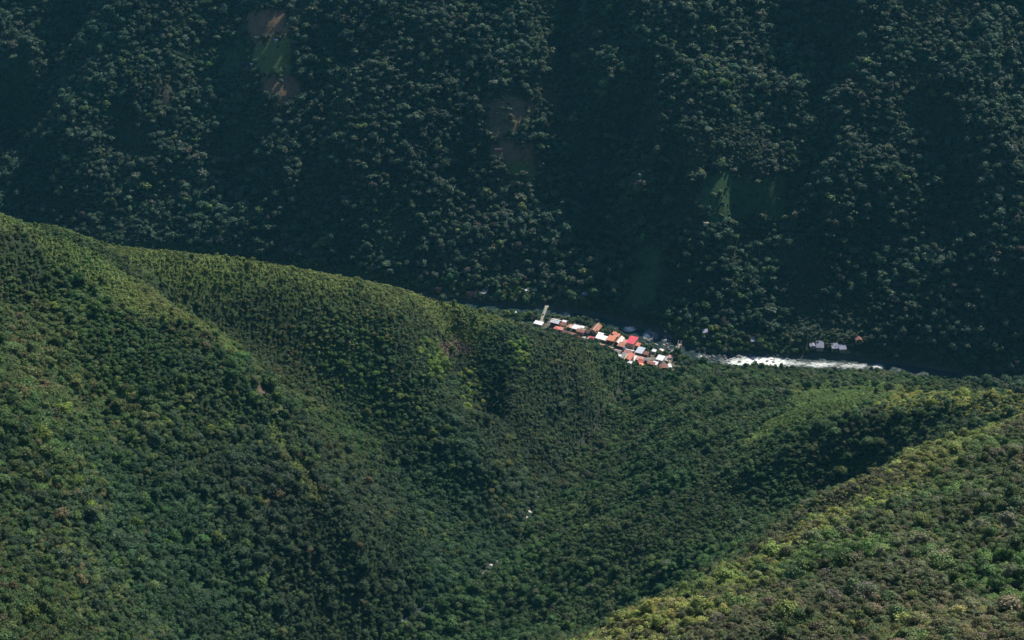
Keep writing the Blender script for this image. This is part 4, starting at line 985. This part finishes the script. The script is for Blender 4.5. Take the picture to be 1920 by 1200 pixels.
for i in range(SINGLE.n):
    r_, g_, b_ = TN[i]
    if g_ > .118 and r_ / b_ > 2.2: lb, gp = 'yellow-green bushy tree in the thicket of the near right spur', 'yellow-green trees of the near spur'
    elif r_ >= g_ * .96: lb, gp = 'brownish grey bushy tree in the thicket of the near right spur', 'brownish trees of the near spur'
    elif r_ < g_ * .76: lb, gp = 'deep green bushy tree in the thicket of the near right spur', 'deep green trees of the near spur'
    else: lb, gp = 'olive bushy tree in the thicket of the near right spur', 'olive trees of the near spur'
    plant('bushy_tree', lb, 'tree', gp, SINGLE.P[i], SINGLE.sc[i], SINGLE.rot[i], TN[i], KINDS[SINGLE.var[i]])
for u_, v_, r_, lb in ((1622, 1112, 4.2, 'large bare grey-twigged tree near the middle of the near right spur'), (1562, 1118, 3.4, 'bare grey tree left of the large bare grey-twigged one'), (1532, 1006, 3.2, 'bare greyish tree on the bright edge of the near right spur'), (1345, 1160, 3.0, 'bare grey bush low on the left part of the near right spur'), (1545, 1072, 2.6, 'small bare grey tree above the pair of larger bare trees')):
    a = hit(u_, v_ + 14); plant('bare_tree', lb, 'tree', None, (a[0], a[1], a[2] - .3), (r_, r_, r_ * .9), (0, 0, u_), (.16, .15, .125), BARE[int(u_) % 2])
def stand(u, v, r_, tint, lb, gp=None, kinds=KINDS, name='leafy_tree', zs=1.0, dz=0):
    P = hit(u, v, r_ * 1.2)
    return plant(name, lb, 'tree', gp, (P[0], P[1], float(hgt(P[0], P[1])) - .2), (r_ * rng.uniform(.85, 1.15), r_ * rng.uniform(.85, 1.15), r_ * zs * rng.uniform(.9, 1.15)), (0, 0, rng.uniform(0, 6.28)), tint, kinds[int(rng.integers(0, len(kinds)))])
G1, G2, G3, GY, GG = (.05, .095, .035), (.065, .11, .04), (.045, .085, .045), (.13, .17, .035), (.085, .095, .065)
for u, v, r_, t_ in ((993, 590, 4, GY), (1000, 594, 3.2, G1), (1006, 592, 3.6, G3), (1010, 598, 3, G1), (1024, 598, 3, G1), (1029, 592, 3.6, GG), (1035, 589, 3.4, G3), (1038, 594, 2.8, G1), (1060, 596, 3, GY), (1065, 599, 3.4, G2), (1070, 601, 3.0, G2), (1072, 607, 2.6, GY), (1083, 597, 3.2, G1),
                     (1088, 600, 3.4, G3), (1094, 596, 3.8, G2), (1099, 600, 3.6, G1), (1103, 605, 3.2, G1), (1108, 600, 3.4, GG), (1113, 602, 3, G3), (1119, 602, 3.4, GG), (1124, 606, 3, G1), (1130, 612, 3.2, G2), (1128, 619, 3, G2), (1134, 617, 3.4, G1), (1139, 621, 3.4, G2), (1144, 619, 3.4, G1), (1148, 615, 2.8, GG),
                     (1140, 627, 2.6, G1), (1158, 621, 3, G2), (1163, 625, 3, G1), (1169, 627, 3.2, G1), (1174, 631, 2.8, G2), (1172, 636, 2.6, G1), (1203, 648, 2.8, G2), (1211, 648, 3, G3), (1217, 646, 3.2, G2), (1223, 646, 3.2, G2), (1213, 655, 3.4, G3), (1219, 659, 3.4, G1), (1222, 653, 2.8, (.09, .13, .10)), (1232, 654, 2.6, (.10, .14, .11)),
                     (1234, 662, 2.8, G1), (1246, 657, 2.6, (.10, .14, .10)), (1263, 660, 2.4, G2), (1269, 666, 2.6, G2), (1277, 664, 3, G2), (1281, 670, 3.2, G1), (1275, 676, 3, G1), (1284, 677, 3.2, (.08, .13, .09)), (1268, 683, 2.8, G1), (1278, 686, 3.2, G3), (1290, 684, 3, G1), (1292, 690, 3.2, G3),
                     (1122, 640, 2.4, G2), (1112, 643, 2.6, G2), (1098, 641, 2.8, G1), (1104, 646, 2.8, G1), (1092, 636, 2.6, G1), (1068, 627, 2.8, G1), (1063, 626, 2.6, G3), (1080, 629, 2.4, G2), (1150, 660, 2.6, G1), (1160, 672, 2.8, G1), (1170, 678, 2.8, G2), (1176, 684, 3, G1), (1188, 683, 2.8, G2), (1195, 681, 2.8, G3),
                     (1180, 700, 3.4, G2), (1190, 706, 3.6, G1), (1205, 701, 3.4, G2), (1222, 700, 3.4, G1), (1170, 711, 3.6, G3), (1240, 705, 3.4, G2), (1214, 708, 3.6, G1), (1200, 694, 3.2, G2), (1232, 700, 3.2, G1), (1184, 694, 3.2, G3), (1224, 694, 3, G2), (1256, 694, 3, G1), (1250, 703, 3.4, G3), (1195, 699, 3.2, G1), (1212, 696, 3.2, G2), (1192, 689, 3, G2), (1208, 688, 3, G2), (1216, 690, 3, G1), (1226, 690, 3, G1), (1234, 694, 3, G2), (1245, 698, 3, G1), (1210, 668, 2.2, G1), (1118, 624, 2.6, G2), (1106, 611, 2.8, G1)):
    stand(u, v, r_ * .82, t_, 'leafy green tree among the houses of the sunlit village', 'trees in the village', name='garden_tree')
stand(1084, 633, 2.8, (.22, .10, .04), 'rust-orange bush at the forest edge beside the pale village yard')
stand(1238, 660, 2.6, (.06, .11, .035), 'round dark green bush between the garden huts and the concrete yard')
stand(1250, 651, 3.4, (.15, .13, .11), 'dead brownish tree on the river bank behind the concrete yard', kinds=BARE, name='bare_tree')
# trees of the river banks
def bank(poly, num, cols, w, rr, lb, gp, kinds=KINDS, zs=1.0, mind=3.2, name='leafy_tree'):
    poly = np.array(poly, float); got = []; tries = 0
    while len(got) < num and tries < num * 40:
        tries += 1
        u, v = rng.uniform(*np.percentile(poly[:, 0], [0, 100])), rng.uniform(*np.percentile(poly[:, 1], [0, 100]))
        if not in_poly(np.array([u]), np.array([v]), [tuple(p) for p in poly])[0]: continue
        P = hit(u, v)
        if poly_dist(RIVP, np.array([P[0]]), np.array([P[1]]))[0][0] < 8.5 or any(math.hypot(P[0] - q[0], P[1] - q[1]) < mind for q in got) or any(math.hypot(P[0] - h_[0], P[1] - h_[1]) < 5.0 for h_ in HOUSES): continue
        got.append(P); r_ = rng.uniform(*rr); c = palette(1, cols, w)[0] * 1.3
        plant(name, lb, name.split('_')[-1], gp, (P[0], P[1], P[2] - .2), (r_ * rng.uniform(.8, 1.2), r_ * rng.uniform(.8, 1.2), r_ * zs * rng.uniform(.85, 1.2)), (0, 0, rng.uniform(0, 6.28)), c, kinds[int(rng.integers(0, len(kinds)))])
HOUSES = [tuple(o.location[:2]) for o in C.objects if o.type == 'EMPTY' and o.get('category') in ('house', 'cabin', 'hut', 'shelter')]
BG = [G1, G2, G3, GG, GY]
bank([(770, 535), (835, 535), (960, 545), (1000, 560), (1005, 582), (960, 583), (860, 572), (800, 562)], 60, BG, [4, 3, 5, 4, 1], (2.6, 4.4), 'leafy tree on the far bank behind the end of the left hillside crest', 'far bank trees upstream', KINDS + TALL)
bank([(900, 578), (960, 584), (1008, 590), (1004, 600), (950, 596), (900, 590)], 40, BG, [4, 4, 3, 2, 2], (1.8, 3.2), 'leafy tree on the near bank left of the upper footbridge', 'near bank trees upstream')
bank([(830, 528), (1000, 532), (1060, 530), (1130, 545), (1128, 566), (1060, 572), (1005, 562), (960, 548)], 46, BG, [4, 3, 5, 4, 1], (2.6, 4.6), 'leafy tree on the far bank opposite the upper village', 'far bank trees opposite the village', KINDS + TALL)
bank([(1040, 604), (1110, 606), (1200, 650), (1262, 664), (1268, 690), (1190, 690), (1120, 655), (1050, 626)], 34, BG, [4, 4, 3, 2, 1], (1.1, 2.0), 'small leafy tree squeezed between village houses', 'small trees between the houses', mind=2.4, name='garden_tree')
stand(1300, 640, 3.6, (.075, .14, .05), 'light green tree at the left end of the far bank clump')
bank([(1283, 618), (1320, 612), (1375, 618), (1388, 650), (1382, 664), (1300, 662), (1284, 645)], 40, BG, [4, 4, 3, 5, 2], (2.4, 4.2), 'leafy tree in the clump on the far bank left of the rapids', 'far bank clump by the rapids', KINDS + TALL)
bank([(1390, 655), (1440, 656), (1500, 660), (1500, 667), (1440, 666), (1390, 664)], 22, BG, [5, 5, 3, 2, 1], (1.4, 2.4), 'low leafy bush on the far edge of the rapids', 'bushes along the rapids', name='bush')
bank([(1462, 640), (1500, 625), (1512, 640), (1514, 664), (1470, 664)], 9, [GG, G3, G1], [2, 2, 1], (2.2, 3.6), 'greyish tree on the far bank left of the row of cabins', 'grey trees by the cabins', KINDS + TALL)
bank([(1300, 690), (1420, 702), (1490, 701), (1560, 695), (1720, 698), (1770, 716), (1700, 726), (1500, 724), (1400, 718)], 70, BG, [4, 3, 5, 5, 1], (1.5, 3.0), 'leafy tree on the near river bank below the rapids', 'near bank trees by the rapids', KINDS + TALL)
bank([(1800, 706), (1860, 690), (1930, 700), (1930, 750), (1850, 738)], 34, [(.035, .06, .035), (.05, .07, .045), G3], [3, 2, 2], (3.2, 5.4), 'large dark tree on the river bank at the right edge of the photo', 'dark trees on the right bank')
stand(843, 533, 5.4, (.045, .13, .05), 'tall bright green tree at the left end of the far bank', kinds=TALL, zs=1.2)
stand(1343, 622, 3.0, (.16, .24, .03), 'vivid yellow-green tree in the far bank clump', kinds=TALL)
stand(1357, 612, 3.8, (.13, .12, .10), 'tall bare greyish tree rising above the far bank clump', kinds=BARE, name='bare_tree', zs=1.9)
stand(1678, 676, 2.6, (.15, .17, .04), 'slim yellowish tree by the downstream end of the rapids', kinds=TALL, zs=1.3)
stand(1075, 553, 6.2, (.05, .115, .055), 'broad bright green tree left of the grey-blue cabin on the far bank')
stand(1112, 552, 6.0, (.05, .115, .055), 'broad bright green tree right of the grey-blue cabin on the far bank')


# ------------------------------------------------------------------ the air of the valley
def haze_box():
    bm = bmesh.new(); bmesh.ops.create_cube(bm, size=1)
    me = bpy.data.meshes.new('haze'); bm.to_mesh(me); bm.free()
    o = bpy.data.objects.new('haze', me); C.objects.link(o)
    zt = max(CAM_Z, float(Z.max())) + 40; zb = float(Z.min()) - 3
    o.scale = (X1 - X0 + 80, Y1 - Y0 + 80, zt - zb); o.location = ((X0 + X1) / 2, (Y0 + Y1) / 2, (zt + zb) / 2)
    m = bpy.data.materials.new('haze'); m.use_nodes = True; n = m.node_tree.nodes
    n.remove(n['Principled BSDF'])
    v = n.new('ShaderNodeVolumePrincipled'); v.inputs['Density'].default_value = 2.3e-5; v.inputs['Color'].default_value = (.12, .50, .72, 1); v.inputs['Anisotropy'].default_value = 0.0
    m.node_tree.links.new(v.outputs[0], n['Material Output'].inputs['Volume'])
    me.materials.append(m); o['kind'] = 'stuff'; o['label'] = 'thin blue air filling the valley between camera and mountain'
    return o
haze_box()
